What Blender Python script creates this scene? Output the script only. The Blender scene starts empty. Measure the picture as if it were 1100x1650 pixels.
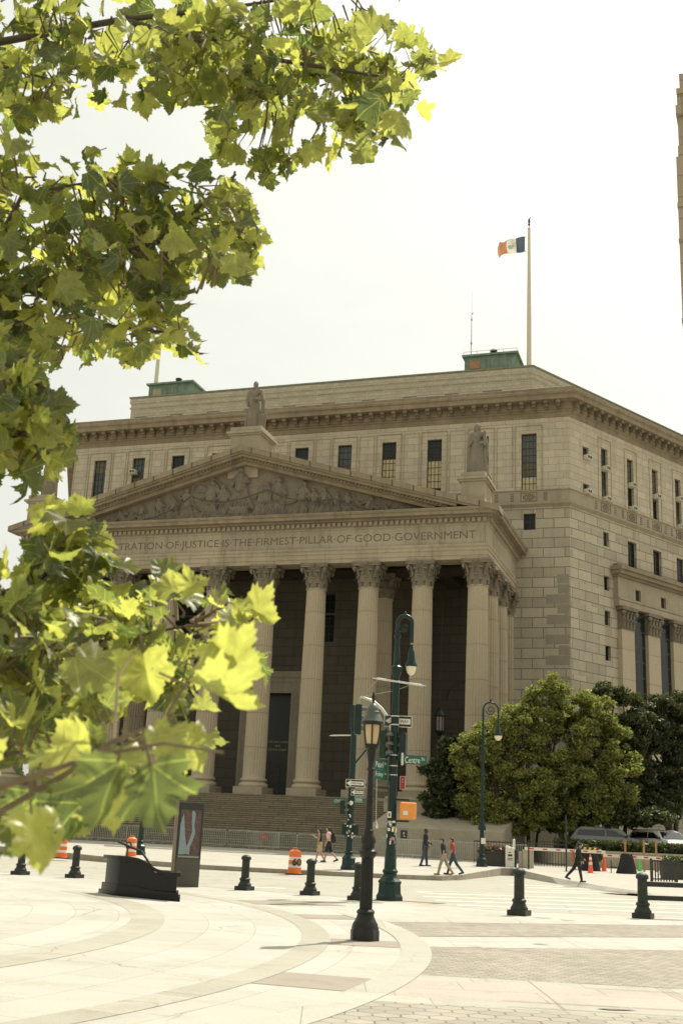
import bpy, bmesh, math, random
import numpy as np
from mathutils import Vector, Matrix
R=math.radians; PI=math.pi
random.seed(7); rng=np.random.default_rng(11)
sc=bpy.context.scene; COL=sc.collection
# ---------------- camera, world, sun, exposure ----------------
cd=bpy.data.cameras.new("camera"); cam=bpy.data.objects.new("camera",cd); COL.objects.link(cam)
PITCH,ROLL=R(15.742),R(2.66)
fw=Vector((0,math.cos(PITCH),math.sin(PITCH))); up0=Vector((0,-math.sin(PITCH),math.cos(PITCH))); r0=Vector((1,0,0))
cr=r0*math.cos(ROLL)+up0*math.sin(ROLL); cu=-r0*math.sin(ROLL)+up0*math.cos(ROLL)
cam.matrix_world=Matrix(((cr.x,cu.x,-fw.x,0),(cr.y,cu.y,-fw.y,0),(cr.z,cu.z,-fw.z,1.6),(0,0,0,1)))
cd.sensor_fit='VERTICAL'; cd.sensor_height=36; cd.sensor_width=24; cd.lens=1841.06/1650*36
cd.clip_start=.05; cd.clip_end=3000
cd.dof.use_dof=True; cd.dof.focus_distance=20; cd.dof.aperture_fstop=6.0
sc.camera=cam
SUN_EL,SUN_AZ=R(56),R(54)            # azimuth from +x towards +y
w=bpy.data.worlds.new("World"); sc.world=w; w.use_nodes=True
nt=w.node_tree; nt.nodes.clear()
sky=nt.nodes.new('ShaderNodeTexSky'); sky.sky_type='NISHITA'; sky.sun_disc=False
sky.sun_elevation=SUN_EL; sky.sun_rotation=PI/2-SUN_AZ; sky.dust_density=6; sky.air_density=1.2; sky.altitude=10
hs=nt.nodes.new('ShaderNodeHueSaturation'); hs.inputs['Saturation'].default_value=.25
mx=nt.nodes.new('ShaderNodeMix'); mx.data_type='RGBA'; mx.inputs['Factor'].default_value=.5
mx.inputs['B'].default_value=(11.3,11.4,9.7,1)     # thin bright summer haze over the whole sky
bg=nt.nodes.new('ShaderNodeBackground'); bg.inputs['Strength'].default_value=.077
wo=nt.nodes.new('ShaderNodeOutputWorld')
nt.links.new(sky.outputs[0],hs.inputs['Color']); nt.links.new(hs.outputs[0],mx.inputs['A']); tcw=nt.nodes.new('ShaderNodeTexCoord'); mpw=nt.nodes.new('ShaderNodeMapping'); mpw.inputs['Scale'].default_value=(1,1,2.6); cn=nt.nodes.new('ShaderNodeTexNoise'); cn.inputs['Scale'].default_value=2.2; cn.inputs['Detail'].default_value=7; cn.inputs['Roughness'].default_value=.6
crp=nt.nodes.new('ShaderNodeValToRGB'); crp.color_ramp.elements[0].position=.35; crp.color_ramp.elements[1].position=.72; crp.color_ramp.elements[0].color=(.975,.975,.98,1); crp.color_ramp.elements[1].color=(1.08,1.075,1.06,1)
mz=nt.nodes.new('ShaderNodeMix'); mz.data_type='RGBA'; mz.blend_type='MULTIPLY'; mz.inputs['Factor'].default_value=1
nt.links.new(tcw.outputs['Generated'],mpw.inputs[0]); nt.links.new(mpw.outputs[0],cn.inputs['Vector']); nt.links.new(cn.outputs[0],crp.inputs[0]); nt.links.new(mx.outputs['Result'],mz.inputs['A']); nt.links.new(crp.outputs[0],mz.inputs['B']); nt.links.new(mz.outputs['Result'],bg.inputs[0]); nt.links.new(bg.outputs[0],wo.inputs[0])
sl=bpy.data.lights.new("sun","SUN"); so=bpy.data.objects.new("sun",sl); COL.objects.link(so)
sl.energy=3.9; sl.angle=R(.6); sl.color=(1,.95,.84)
sd=Vector((math.cos(SUN_EL)*math.cos(SUN_AZ),math.cos(SUN_EL)*math.sin(SUN_AZ),math.sin(SUN_EL)))
so.rotation_euler=sd.to_track_quat('Z','Y').to_euler(); so.location=(20,20,80)
sc.view_settings.view_transform='Standard'; sc.view_settings.look='None'; sc.view_settings.exposure=.47; sc.view_settings.gamma=1
sc.cycles.max_bounces=8; sc.cycles.transparent_max_bounces=8
# ---------------- materials ----------------
MATS={}
def nodes(name):
    m=bpy.data.materials.new(name); m.use_nodes=True; t=m.node_tree; b=t.nodes['Principled BSDF']; return m,t,b
def N(t,k,**kw):
    n=t.nodes.new(k)
    for a,v in kw.items(): setattr(n,a,v)
    return n
def setin(n,**kw):
    for a,v in kw.items(): n.inputs[a].default_value=v
def rgb(c,k=1): return (c[0]*k,c[1]*k,c[2]*k,1)
def noise(t,vec,scale,detail=4,rough=.6):
    n=N(t,'ShaderNodeTexNoise'); setin(n,Scale=scale,Detail=detail,Roughness=rough)
    if vec is not None: t.links.new(vec,n.inputs['Vector'])
    return n
def ramp(t,fac,a,b,ca=(0,0,0,1),cb=(1,1,1,1)):
    n=N(t,'ShaderNodeValToRGB'); e=n.color_ramp.elements; e[0].position=a; e[1].position=b; e[0].color=ca; e[1].color=cb
    t.links.new(fac,n.inputs[0]); return n
def mixc(t,fac,a,b,mode='MIX'):
    n=N(t,'ShaderNodeMix',data_type='RGBA',blend_type=mode)
    for s,v in (('Factor',fac),('A',a),('B',b)):
        if hasattr(v,'links') or hasattr(v,'is_linked'): t.links.new(v,n.inputs[s])
        else: n.inputs[s].default_value=v
    return n.outputs['Result']
def mat(name,col,rough=.8,var=.15,scale=3,bump=0,bscale=30,metal=0,spec=.5):
    if name in MATS: return MATS[name]
    m,t,b=nodes(name); tc=N(t,'ShaderNodeTexCoord').outputs['Object']
    n=noise(t,tc,scale); r=ramp(t,n.outputs[0],.3,.7,rgb(col,1-var),rgb(col,1+var))
    t.links.new(r.outputs[0],b.inputs['Base Color']); setin(b,Roughness=rough,Metallic=metal); b.inputs['Specular IOR Level'].default_value=spec
    if bump:
        n2=noise(t,tc,bscale); bp=N(t,'ShaderNodeBump'); setin(bp,Strength=bump,Distance=.02); t.links.new(n2.outputs[0],bp.inputs['Height']); t.links.new(bp.outputs[0],b.inputs['Normal'])
    MATS[name]=m; return m
def stone(name,col,bw=1.85,bh=.87,mortar=.03,var=.12,stain=.35,dark=.45,bump=.6,plain=False,rough=.9):
    if name in MATS: return MATS[name]
    m,t,b=nodes(name); tc=N(t,'ShaderNodeTexCoord')
    uv=tc.outputs['UV']; ob=tc.outputs['Object']
    big=noise(t,ob,.12,5,.65); mid=noise(t,ob,1.3,5,.6); fine=noise(t,ob,9,3,.7)
    mp=N(t,'ShaderNodeMapping'); setin(mp,Scale=(1.6,1.6,.14)); t.links.new(ob,mp.inputs[0]); streak=noise(t,mp.outputs[0],1,5,.7)
    if plain:
        c=ramp(t,mid.outputs[0],.25,.75,rgb(col,1-var),rgb(col,1+var)).outputs[0]; fac=None
    else:
        br=N(t,'ShaderNodeTexBrick'); t.links.new(uv,br.inputs[0])
        setin(br,Scale=1,**{'Mortar Size':mortar,'Brick Width':bw,'Row Height':bh,'Mortar Smooth':.1,'Bias':0})
        br.inputs['Color1'].default_value=rgb(col,1-var); br.inputs['Color2'].default_value=rgb(col,1+var); br.inputs['Mortar'].default_value=rgb(col,dark)
        c=br.outputs['Color']; fac=br.outputs['Fac']
    f1=ramp(t,fine.outputs[0],.2,.8,(.86,.86,.86,1),(1.1,1.1,1.1,1)); c=mixc(t,1.,c,f1.outputs[0],'MULTIPLY')
    st=ramp(t,streak.outputs[0],.5,.78); bgn=ramp(t,big.outputs[0],.42,.7)
    mm=N(t,'ShaderNodeMath',operation='MULTIPLY'); t.links.new(st.outputs[0],mm.inputs[0]); mm.inputs[1].default_value=stain
    c=mixc(t,mm.outputs[0],c,rgb((col[0]*.42,col[1]*.43,col[2]*.44)))
    m2=N(t,'ShaderNodeMath',operation='MULTIPLY'); t.links.new(bgn.outputs[0],m2.inputs[0]); m2.inputs[1].default_value=stain*.6
    c=mixc(t,m2.outputs[0],c,rgb((col[0]*.62,col[1]*.62,col[2]*.6)))
    soot=noise(t,ob,.33,6,.75); sr=ramp(t,soot.outputs[0],.55,.72); m3=N(t,'ShaderNodeMath',operation='MULTIPLY'); t.links.new(sr.outputs[0],m3.inputs[0]); m3.inputs[1].default_value=stain*.75
    c=mixc(t,m3.outputs[0],c,rgb((col[0]*.5,col[1]*.5,col[2]*.52)))
    t.links.new(c,b.inputs['Base Color']); setin(b,Roughness=rough); b.inputs['Specular IOR Level'].default_value=.25
    bp=N(t,'ShaderNodeBump'); setin(bp,Strength=bump,Distance=.04)
    if fac is not None:
        s=N(t,'ShaderNodeMath',operation='SUBTRACT'); t.links.new(fine.outputs[0],s.inputs[0]); s.inputs[0].default_value=0
        k=N(t,'ShaderNodeMath',operation='MULTIPLY'); t.links.new(fine.outputs[0],k.inputs[0]); k.inputs[1].default_value=.25
        t.links.new(k.outputs[0],s.inputs[0]); t.links.new(fac,s.inputs[1]); t.links.new(s.outputs[0],bp.inputs['Height'])
    else: t.links.new(fine.outputs[0],bp.inputs['Height']); bp.inputs['Distance'].default_value=.02
    t.links.new(bp.outputs[0],b.inputs['Normal']); MATS[name]=m; return m
def leafmat(name,col,col2,trans=.5,gloss=.08,attr=True,dark=1.,rough=.4,tint=(1.9,1.75,.75),holes=False):
    if name in MATS: return MATS[name]
    m,t,b=nodes(name); t.nodes.remove(b); out=t.nodes['Material Output']
    at=N(t,'ShaderNodeAttribute'); at.attribute_name='rnd'
    c=mixc(t,at.outputs['Fac'],rgb(col),rgb(col2))
    tc=N(t,'ShaderNodeTexCoord')
    if holes:
        la=N(t,'ShaderNodeAttribute'); la.attribute_name='luv'; sx=N(t,'ShaderNodeSeparateXYZ'); t.links.new(la.outputs['Vector'],sx.inputs[0])
        def Mt(op,a,b_=0.):
            n=N(t,'ShaderNodeMath',operation=op)
            for i,x in enumerate((a,b_)):
                if hasattr(x,'is_linked'): t.links.new(x,n.inputs[i])
                else: n.inputs[i].default_value=x
            return n.outputs[0]
        ax=Mt('ABSOLUTE',sx.outputs[0]); yy=Mt('SUBTRACT',sx.outputs[1],.08); an=Mt('ARCTAN2',ax,yy); rr0=Mt('SQRT',Mt('ADD',Mt('MULTIPLY',ax,ax),Mt('MULTIPLY',yy,yy)))
        dm=Mt('MINIMUM',Mt('MINIMUM',Mt('ABSOLUTE',an),Mt('ABSOLUTE',Mt('SUBTRACT',an,.72))),Mt('ABSOLUTE',Mt('SUBTRACT',an,1.38)))
        sec=Mt('ABSOLUTE',Mt('SINE',Mt('MULTIPLY',Mt('SUBTRACT',rr0,dm),34.))); v1=ramp(t,Mt('MULTIPLY',dm,rr0),.003,.011,(1,1,1,1),(0,0,0,1)).outputs[0]; v2=ramp(t,sec,.03,.13,(.4,.4,.4,1),(0,0,0,1)).outputs[0]
        c=mixc(t,mixc(t,1.,v1,v2,'LIGHTEN'),c,rgb((.12,.135,.04)))
    uvn=noise(t,tc.outputs['Object'],22,4,.7); rr=ramp(t,uvn.outputs[0],.3,.75,(.7,.7,.7,1),(1.15,1.15,1.15,1)); c=mixc(t,1.,c,rr.outputs[0],'MULTIPLY')
    d=N(t,'ShaderNodeBsdfDiffuse'); tr=N(t,'ShaderNodeBsdfTranslucent'); g=N(t,'ShaderNodeBsdfGlossy'); setin(g,Roughness=rough); g.inputs['Color'].default_value=(.9,.9,.8,1)
    t.links.new(c,d.inputs[0])
    c2=mixc(t,1.,c,(tint[0]*dark,tint[1]*dark,tint[2]*dark,1),'MULTIPLY'); t.links.new(c2,tr.inputs[0])
    m1=N(t,'ShaderNodeMixShader'); m1.inputs[0].default_value=trans; t.links.new(d.outputs[0],m1.inputs[1]); t.links.new(tr.outputs[0],m1.inputs[2])
    m2=N(t,'ShaderNodeMixShader'); m2.inputs[0].default_value=gloss; t.links.new(m1.outputs[0],m2.inputs[1]); t.links.new(g.outputs[0],m2.inputs[2])
    if holes:
        hn=noise(t,tc.outputs['Object'],38,3,.55); hr=ramp(t,hn.outputs[0],.70,.715).outputs[0]; tp=N(t,'ShaderNodeBsdfTransparent'); m3=N(t,'ShaderNodeMixShader'); t.links.new(hr,m3.inputs[0]); t.links.new(m2.outputs[0],m3.inputs[1]); t.links.new(tp.outputs[0],m3.inputs[2]); m2=m3
    t.links.new(m2.outputs[0],out.inputs[0]); MATS[name]=m; return m
def hexmat(name,col,size=.26):
    m,t,b=nodes(name); tc=N(t,'ShaderNodeTexCoord').outputs['Object']
    wob=noise(t,tc,1.2,2); 
    def V(op,a,bb=None,c=None):
        n=N(t,'ShaderNodeVectorMath',operation=op)
        for i,x in enumerate((a,bb,c)):
            if x is None: continue
            if hasattr(x,'is_linked'): t.links.new(x,n.inputs[i])
            else: n.inputs[i].default_value=x
        return n
    def Mt(op,a,bb=0.):
        n=N(t,'ShaderNodeMath',operation=op)
        for i,x in enumerate((a,bb)):
            if hasattr(x,'is_linked'): t.links.new(x,n.inputs[i])
            else: n.inputs[i].default_value=x
        return n.outputs[0]
    wv=V('SCALE',wob.outputs['Color']); wv.inputs['Scale'].default_value=.03
    p=V('ADD',tc,wv.outputs[0]); p=V('SCALE',p.outputs[0]); p.inputs['Scale'].default_value=1/size
    p=V('MULTIPLY',p.outputs[0],(1,1,0)).outputs[0]; r=(1,1.7320508,1); h=(.5,.8660254,0)
    p=V('ADD',p,(1000,1000*1.7320508,0)).outputs[0]
    a=V('SUBTRACT',V('MODULO',p,r).outputs[0],h).outputs[0]; b2=V('SUBTRACT',V('MODULO',V('SUBTRACT',p,h).outputs[0],r).outputs[0],h).outputs[0]
    la=V('LENGTH',a).outputs['Value']; lb=V('LENGTH',b2).outputs['Value']; lt=Mt('LESS_THAN',la,lb)
    mv=N(t,'ShaderNodeMix',data_type='VECTOR'); t.links.new(lt,mv.inputs['Factor']); t.links.new(b2,mv.inputs['A']); t.links.new(a,mv.inputs['B'])
    g=mv.outputs['Result']; ab=V('ABSOLUTE',g).outputs[0]; sx=N(t,'ShaderNodeSeparateXYZ'); t.links.new(ab,sx.inputs[0])
    dd=Mt('MAXIMUM',sx.outputs[0],V('DOT_PRODUCT',ab,(.5,.8660254,0)).outputs['Value'])
    cell=V('SUBTRACT',p,g).outputs[0]; wn=N(t,'ShaderNodeTexWhiteNoise',noise_dimensions='3D'); cs=V('SCALE',cell); cs.inputs['Scale'].default_value=1.0
    rnd_=V('SNAP',V('ADD',cell,(.05,.05,0)).outputs[0],(.25,.25,1)).outputs[0]; t.links.new(rnd_,wn.inputs['Vector'])
    cc=ramp(t,wn.outputs['Value'],0,1,rgb(col,.86),rgb(col,1.12)).outputs[0]
    big=noise(t,tc,.9,5,.7); cc=mixc(t,1.,cc,ramp(t,big.outputs[0],.3,.7,(.82,.82,.82,1),(1.1,1.1,1.1,1)).outputs[0],'MULTIPLY')
    ln=ramp(t,dd,.452,.482).outputs[0]; brk=ramp(t,noise(t,tc,2.5,4).outputs[0],.35,.6,(.25,.25,.25,1),(1,1,1,1)).outputs[0]
    lf=mixc(t,1.,ln,brk,'MULTIPLY'); c=mixc(t,lf,cc,rgb(col,.38)); t.links.new(c,b.inputs['Base Color']); setin(b,Roughness=.9)
    bp=N(t,'ShaderNodeBump'); setin(bp,Strength=.7,Distance=.01); iv=Mt('SUBTRACT',1.,ln); t.links.new(iv,bp.inputs['Height']); t.links.new(bp.outputs[0],b.inputs['Normal'])
    return m
def cracked(name,col,scale=.35,var=.1,crack=.5,rough=.85,joint=None):   # joint: (kind,width,row)
    m,t,b=nodes(name); tc=N(t,'ShaderNodeTexCoord').outputs['Object']
    n=noise(t,tc,.5,6,.7); n2=noise(t,tc,60,2,.7); c=ramp(t,n.outputs[0],.3,.7,rgb(col,1-var),rgb(col,1+var)).outputs[0]
    c=mixc(t,1.,c,ramp(t,n2.outputs[0],.3,.7,(.85,.85,.85,1),(1.12,1.12,1.12,1)).outputs[0],'MULTIPLY')
    if joint:
        bt=N(t,'ShaderNodeTexBrick'); setin(bt,Scale=1,**{'Mortar Size':joint[3],'Brick Width':joint[1],'Row Height':joint[2],'Mortar Smooth':.2,'Bias':0}); bt.inputs['Color1'].default_value=(.93,.925,.91,1); bt.inputs['Color2'].default_value=(1.06,1.06,1.06,1); bt.inputs['Mortar'].default_value=(.68,.66,.62,1)
        if joint[0]=='polar':
            s_=N(t,'ShaderNodeSeparateXYZ'); t.links.new(tc,s_.inputs[0])
            def Mq(op,a,b_=0.):
                n_=N(t,'ShaderNodeMath',operation=op)
                for i,x in enumerate((a,b_)):
                    if hasattr(x,'is_linked'): t.links.new(x,n_.inputs[i])
                    else: n_.inputs[i].default_value=x
                return n_.outputs[0]
            dx=Mq('SUBTRACT',s_.outputs[0],-19.94); dy=Mq('SUBTRACT',s_.outputs[1],19.24); rad=Mq('SQRT',Mq('ADD',Mq('MULTIPLY',dx,dx),Mq('MULTIPLY',dy,dy))); th=Mq('MULTIPLY',Mq('ARCTAN2',dy,dx),18.)
            cb=N(t,'ShaderNodeCombineXYZ'); t.links.new(Mq('ADD',th,300.),cb.inputs[0]); t.links.new(Mq('ADD',rad,.1),cb.inputs[1]); t.links.new(cb.outputs[0],bt.inputs[0])
        else:
            o_=N(t,'ShaderNodeVectorMath',operation='ADD'); o_.inputs[1].default_value=(500,500,0); t.links.new(tc,o_.inputs[0]); t.links.new(o_.outputs[0],bt.inputs[0])
        c=mixc(t,1.,c,bt.outputs['Color'],'MULTIPLY')
    gv=N(t,'ShaderNodeTexVoronoi'); setin(gv,Scale=2.6); t.links.new(tc,gv.inputs['Vector']); c=mixc(t,ramp(t,gv.outputs['Distance'],.035,.05,(.45,.45,.45,1),(0,0,0,1)).outputs[0],c,rgb(col,.45))
    st_=ramp(t,noise(t,tc,.9,7,.72).outputs[0],.52,.68,(1,1,1,1),(.86,.84,.79,1)).outputs[0]; c=mixc(t,1.,c,st_,'MULTIPLY')
    wn=noise(t,tc,1.4,4); ad=N(t,'ShaderNodeVectorMath',operation='ADD'); sc_=N(t,'ShaderNodeVectorMath',operation='SCALE'); sc_.inputs['Scale'].default_value=.5
    t.links.new(wn.outputs['Color'],sc_.inputs[0]); t.links.new(tc,ad.inputs[0]); t.links.new(sc_.outputs[0],ad.inputs[1])
    v=N(t,'ShaderNodeTexVoronoi',feature='DISTANCE_TO_EDGE'); setin(v,Scale=scale); t.links.new(ad.outputs[0],v.inputs['Vector'])
    cr_=ramp(t,v.outputs['Distance'],.0,.006,(1,1,1,1),(0,0,0,1)).outputs[0]; msk=ramp(t,noise(t,tc,.35,3).outputs[0],.48,.6).outputs[0]
    f=mixc(t,1.,cr_,msk,'MULTIPLY'); f=mixc(t,1.,f,(crack,crack,crack,1),'MULTIPLY')
    c=mixc(t,f,c,rgb(col,.3)); t.links.new(c,b.inputs['Base Color']); setin(b,Roughness=rough)
    bp=N(t,'ShaderNodeBump'); setin(bp,Strength=.3,Distance=.004); t.links.new(n2.outputs[0],bp.inputs['Height']); t.links.new(bp.outputs[0],b.inputs['Normal'])
    return m
WC=(.385,.33,.24)
M_ASH=stone('ashlar',(.45,.395,.295),1.85,.87,.035,var=.15); M_FINE=stone('fine ashlar',(.53,.46,.345),1.28,.66,.018,var=.09,stain=.42,dark=.62)
M_ATT=stone('attic ashlar',(.50,.44,.335),.62,.34,.014,var=.09,stain=.2,dark=.7)
M_PL=stone('dressed stone',WC,plain=True,var=.1,stain=.45); M_CAP=stone('weathered shaded stone',(WC[0]*.62,WC[1]*.61,WC[2]*.61),plain=True,var=.25,stain=.7,bump=1.)  # M_CAP: grime and the shade under the cornice both put into its colour
M_FRZ=stone('frieze stone',(WC[0]*1.05,WC[1]*1.05,WC[2]*1.05),3.1,4.,.02,var=.08,stain=.8,dark=.7)
M_ARC=stone('architrave stone',(WC[0]*1.15,WC[1]*1.13,WC[2]*1.1),4.318,40,.02,var=.08,stain=.7,dark=.65)
M_COLM=stone('column stone',(WC[0]*1.22,WC[1]*1.19,WC[2]*1.16),90,2.62,.02,var=.04,stain=.2,dark=.6)
M_QUO=stone('replaced grey stone',(.315,.28,.215),plain=True,var=.08,stain=.15); M_ENG=mat('engraved letter',(.17,.135,.09),.95)
M_TYMP=stone('tympanum stone',(WC[0]*.62,WC[1]*.62,WC[2]*.64),plain=True,var=.16,stain=.5,bump=.8)  # tympanum colour darkened for dirt and to deepen its recess shade
M_RAKE=stone('raking stone',(WC[0]*.80,WC[1]*.76,WC[2]*.71),plain=True,var=.2,stain=.8,bump=.8)  # dark tone holds real staining plus painted shade of the cornice undersides
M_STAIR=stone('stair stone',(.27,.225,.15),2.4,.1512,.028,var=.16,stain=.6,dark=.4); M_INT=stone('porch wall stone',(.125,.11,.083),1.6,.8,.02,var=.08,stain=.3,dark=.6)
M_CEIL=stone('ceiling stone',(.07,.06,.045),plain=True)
M_SEAM=mat('dark roof seam',(.10,.085,.06),.9)
M_COPR=mat('verdigris copper',(.17,.235,.18),.7,.25,1.5); M_COPC=mat('coping copper',(.20,.21,.13),.7,.2)
M_GLASS=mat('window glass',(.014,.017,.015),.15,.3,.6,spec=.3); M_BRZ=mat('dark bronze',(.035,.032,.025),.5)
M_BLIND=mat('window blind',(.5,.42,.24),.9,.08); M_BLIND2=mat('dim blind',(.13,.115,.075),.9,.1); M_LIT=mat('barred window stone',(.55,.47,.32),.9)
M_WHITE=mat('white paint',(.72,.68,.58),.6,.06); M_AC=mat('pale metal casing',(.62,.57,.45),.5,.08); M_BLACK=mat('black paint',(.022,.024,.02),.35,.3,8,bump=.15)
M_IRON=mat('black cast iron',(.018,.018,.014),.42,.35,6,bump=.25,bscale=40,spec=.3); M_BOL=mat('bollard iron',(.028,.032,.024),.5,.3,7,bump=.3,bscale=50,spec=.3); M_GRN=mat('green cast iron',(.006,.024,.018),.38,.25,5,bump=.2,spec=.35)
M_GRNS=mat('sign green',(.008,.105,.068),.4,.05); M_STEEL=mat('galvanised steel',(.36,.37,.32),.5,.2,4,metal=.5); M_SILV=mat('bright steel tube',(.6,.6,.52),.35,.1,metal=.4)
M_ORG=mat('orange plastic',(.75,.16,.03),.45,.1); M_PED=mat('orange signal housing',(.80,.30,.05),.5,.07,8); M_CONE=mat('orange cone',(.85,.12,.03),.5,.05); M_CGR=mat('green cone plastic',(.08,.55,.08),.5,.05)
M_RED=mat('red paint',(.55,.04,.03),.5,.05); M_YEL=mat('yellow paint',(.75,.48,.06),.5,.05); M_SIGNR=mat('dark red sign',(.28,.04,.03),.5,.05)
M_GRAN=mat('polished black granite',(.010,.0105,.0095),.22,.5,60,spec=.22); M_AMB=mat('amber frosted glass',(.55,.41,.22),.45,.12,3); M_GLOBE=mat('frosted glass globe',(.75,.68,.5),.3,.05)
M_BARK=mat('bark',(.09,.075,.05),.95,.35,6,bump=.8); M_TWIG=mat('twig bark',(.16,.12,.06),.9,.3,20)
M_SKIN=mat('skin',(.42,.25,.16),.6,.05); M_SKIND=mat('dark skin',(.12,.065,.04),.6,.05); M_HAIR=mat('dark hair',(.018,.014,.01),.6)
M_DENIM=mat('dark denim',(.05,.065,.09),.9,.2,20); M_BLKC=mat('black cloth',(.02,.02,.02),.9); M_PINK=mat('pink shirt cloth',(.72,.45,.42),.9,.04); M_KHAKI=mat('khaki cloth',(.45,.35,.20),.9)
M_GREYC=mat('grey trouser cloth',(.30,.27,.2),.9); M_MAROON=mat('maroon cloth',(.32,.07,.05),.9); M_BROWN=mat('brown leather',(.28,.12,.05),.7); M_WCL=mat('white cloth',(.7,.68,.62),.9,.03)
M_WOOD=mat('timber',(.36,.2,.08),.8,.2); M_SOIL=mat('soil',(.06,.045,.03),1.)
M_TOWER=stone('tower stone',(.42,.34,.25),3.2,3.6,.12,var=.05,stain=.1,dark=.75)
# ---------------- mesh helpers ----------------
class MB:
    def __init__(s,M=None): s.v=[]; s.f=[]; s.M=M
    def add(s,vs,fs):
        o=len(s.v)
        s.v+= [tuple(s.M(*p)) for p in vs] if s.M else [tuple(p) for p in vs]
        s.f+= [tuple(i+o for i in f) for f in fs]
    def box(s,x0,x1,y0,y1,z0,z1):
        s.add([(x0,y0,z0),(x1,y0,z0),(x1,y1,z0),(x0,y1,z0),(x0,y0,z1),(x1,y0,z1),(x1,y1,z1),(x0,y1,z1)],[(3,2,1,0),(4,5,6,7),(0,1,5,4),(1,2,6,5),(2,3,7,6),(3,0,4,7)])
    def cbox(s,c,d,rz=0,taper=1):
        ca,sa=math.cos(rz),math.sin(rz); vs=[]
        for z,k in ((-.5,1),(.5,taper)):
            for x,y in ((-.5,-.5),(.5,-.5),(.5,.5),(-.5,.5)):
                X,Y=x*d[0]*k,y*d[1]*k; vs.append((c[0]+X*ca-Y*sa,c[1]+X*sa+Y*ca,c[2]+z*d[2]))
        s.add(vs,[(3,2,1,0),(4,5,6,7),(0,1,5,4),(1,2,6,5),(2,3,7,6),(3,0,4,7)])
    def quad(s,a,b,c,d): s.add([a,b,c,d],[(0,1,2,3)])
    def loft(s,rings,close=True,caps=True):
        n=len(rings[0]); vs=[p for r in rings for p in r]; fs=[]
        for i in range(len(rings)-1):
            for j in range(n if close else n-1):
                k=(j+1)%n; fs.append((i*n+j,i*n+k,(i+1)*n+k,(i+1)*n+j))
        if caps: fs.append(tuple(range(n))[::-1]); fs.append(tuple((len(rings)-1)*n+j for j in range(n)))
        s.add(vs,fs)
    def prism(s,poly,z0,z1): s.loft([[(x,y,z0) for x,y in poly],[(x,y,z1) for x,y in poly]])
    def vprism(s,poly,y0,y1): s.loft([[(x,y0,z) for x,z in poly],[(x,y1,z) for x,z in poly]])
    def lathe(s,prof,n=24,c=(0,0,0),fl=None):
        rings=[]
        for r,z in prof: rings.append([(c[0]+r*math.cos(2*PI*j/n+PI/n),c[1]+r*math.sin(2*PI*j/n+PI/n),c[2]+z) for j in range(n)])
        s.loft(rings)
    def tube(s,pts,rad,n=8):
        pts=[Vector(p) for p in pts]; m=len(pts)
        if not hasattr(rad,'__len__'): rad=[rad]*m
        rings=[]; ref=None
        for i,p in enumerate(pts):
            d=(pts[min(i+1,m-1)]-pts[max(i-1,0)]).normalized()
            if ref is None: ref=Vector((0,0,1)) if abs(d.z)<.9 else Vector((1,0,0))
            a=d.cross(ref).normalized(); b=a.cross(d).normalized(); ref=b if abs(d.dot(b))<.9 else ref
            rings.append([tuple(p+a*rad[i]*math.cos(2*PI*j/n)+b*rad[i]*math.sin(2*PI*j/n)) for j in range(n)])
        s.loft(rings)
    def capsule(s,a,b,ra,rb=None,n=10,k=4,sq=1.):
        rb=ra if rb is None else rb; a=Vector(a); b=Vector(b); d=b-a; L=d.length; d=d.normalized() if L>1e-6 else Vector((0,0,1))
        ref=Vector((0,1,0)) if abs(d.y)<.9 else Vector((1,0,0)); u=d.cross(ref).normalized(); v=u.cross(d).normalized(); rings=[]
        for i in range(k+1):
            t=-PI/2+PI/2*i/k
            rings.append((a+d*ra*math.sin(t),max(ra*math.cos(t),ra*.02)))
        for i in range(k+1):
            t=PI/2*i/k; rings.append((b+d*rb*math.sin(t),max(rb*math.cos(t),rb*.02)))
        s.loft([[tuple(c+u*r*math.cos(2*PI*j/n)+v*r*sq*math.sin(2*PI*j/n)) for j in range(n)] for c,r in rings])
    def ball(s,c,rx,ry=None,rz=None,n=12,k=8):
        ry=ry or rx; rz=rz or rx; rings=[]
        for i in range(k+1):
            t=-PI/2+PI*i/k; r=max(math.cos(t),.02); rings.append([(c[0]+rx*r*math.cos(2*PI*j/n),c[1]+ry*r*math.sin(2*PI*j/n),c[2]+rz*math.sin(t)) for j in range(n)])
        s.loft(rings)
    def sweep(s,path,prof,caps=True):
        # path: 2D points, outward side = right of travel; prof: closed list (offset,z)
        m=len(path); P=[Vector(p) for p in path]; rings=[]
        for i in range(m):
            d0=(P[i]-P[i-1]).normalized() if i>0 else None; d1=(P[i+1]-P[i]).normalized() if i<m-1 else None
            n0=Vector((d0.y,-d0.x)) if d0 else None; n1=Vector((d1.y,-d1.x)) if d1 else None
            if n0 and n1: nn=(n0+n1).normalized(); k=1/max(nn.dot(n0),.2)
            else: nn=n0 or n1; k=1
            rings.append([(P[i].x+nn.x*k*o,P[i].y+nn.y*k*o,z) for o,z in prof])
        s.loft(rings,True,caps)
    def wall(s,a0,a1,z0,z1,holes,d=0,rev=.4):
        xs=sorted({a0,a1,*[h[0] for h in holes],*[h[1] for h in holes]}); zs=sorted({z0,z1,*[h[2] for h in holes],*[h[3] for h in holes]})
        xs=[x for x in xs if a0<=x<=a1]; zs=[z for z in zs if z0<=z<=z1]
        inh=lambda x,z:any(h[0]<x<h[1] and h[2]<z<h[3] for h in holes)
        for i in range(len(xs)-1):
            for j in range(len(zs)-1):
                if not inh((xs[i]+xs[i+1])/2,(zs[j]+zs[j+1])/2): s.quad((xs[i],d,zs[j]),(xs[i+1],d,zs[j]),(xs[i+1],d,zs[j+1]),(xs[i],d,zs[j+1]))
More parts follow.
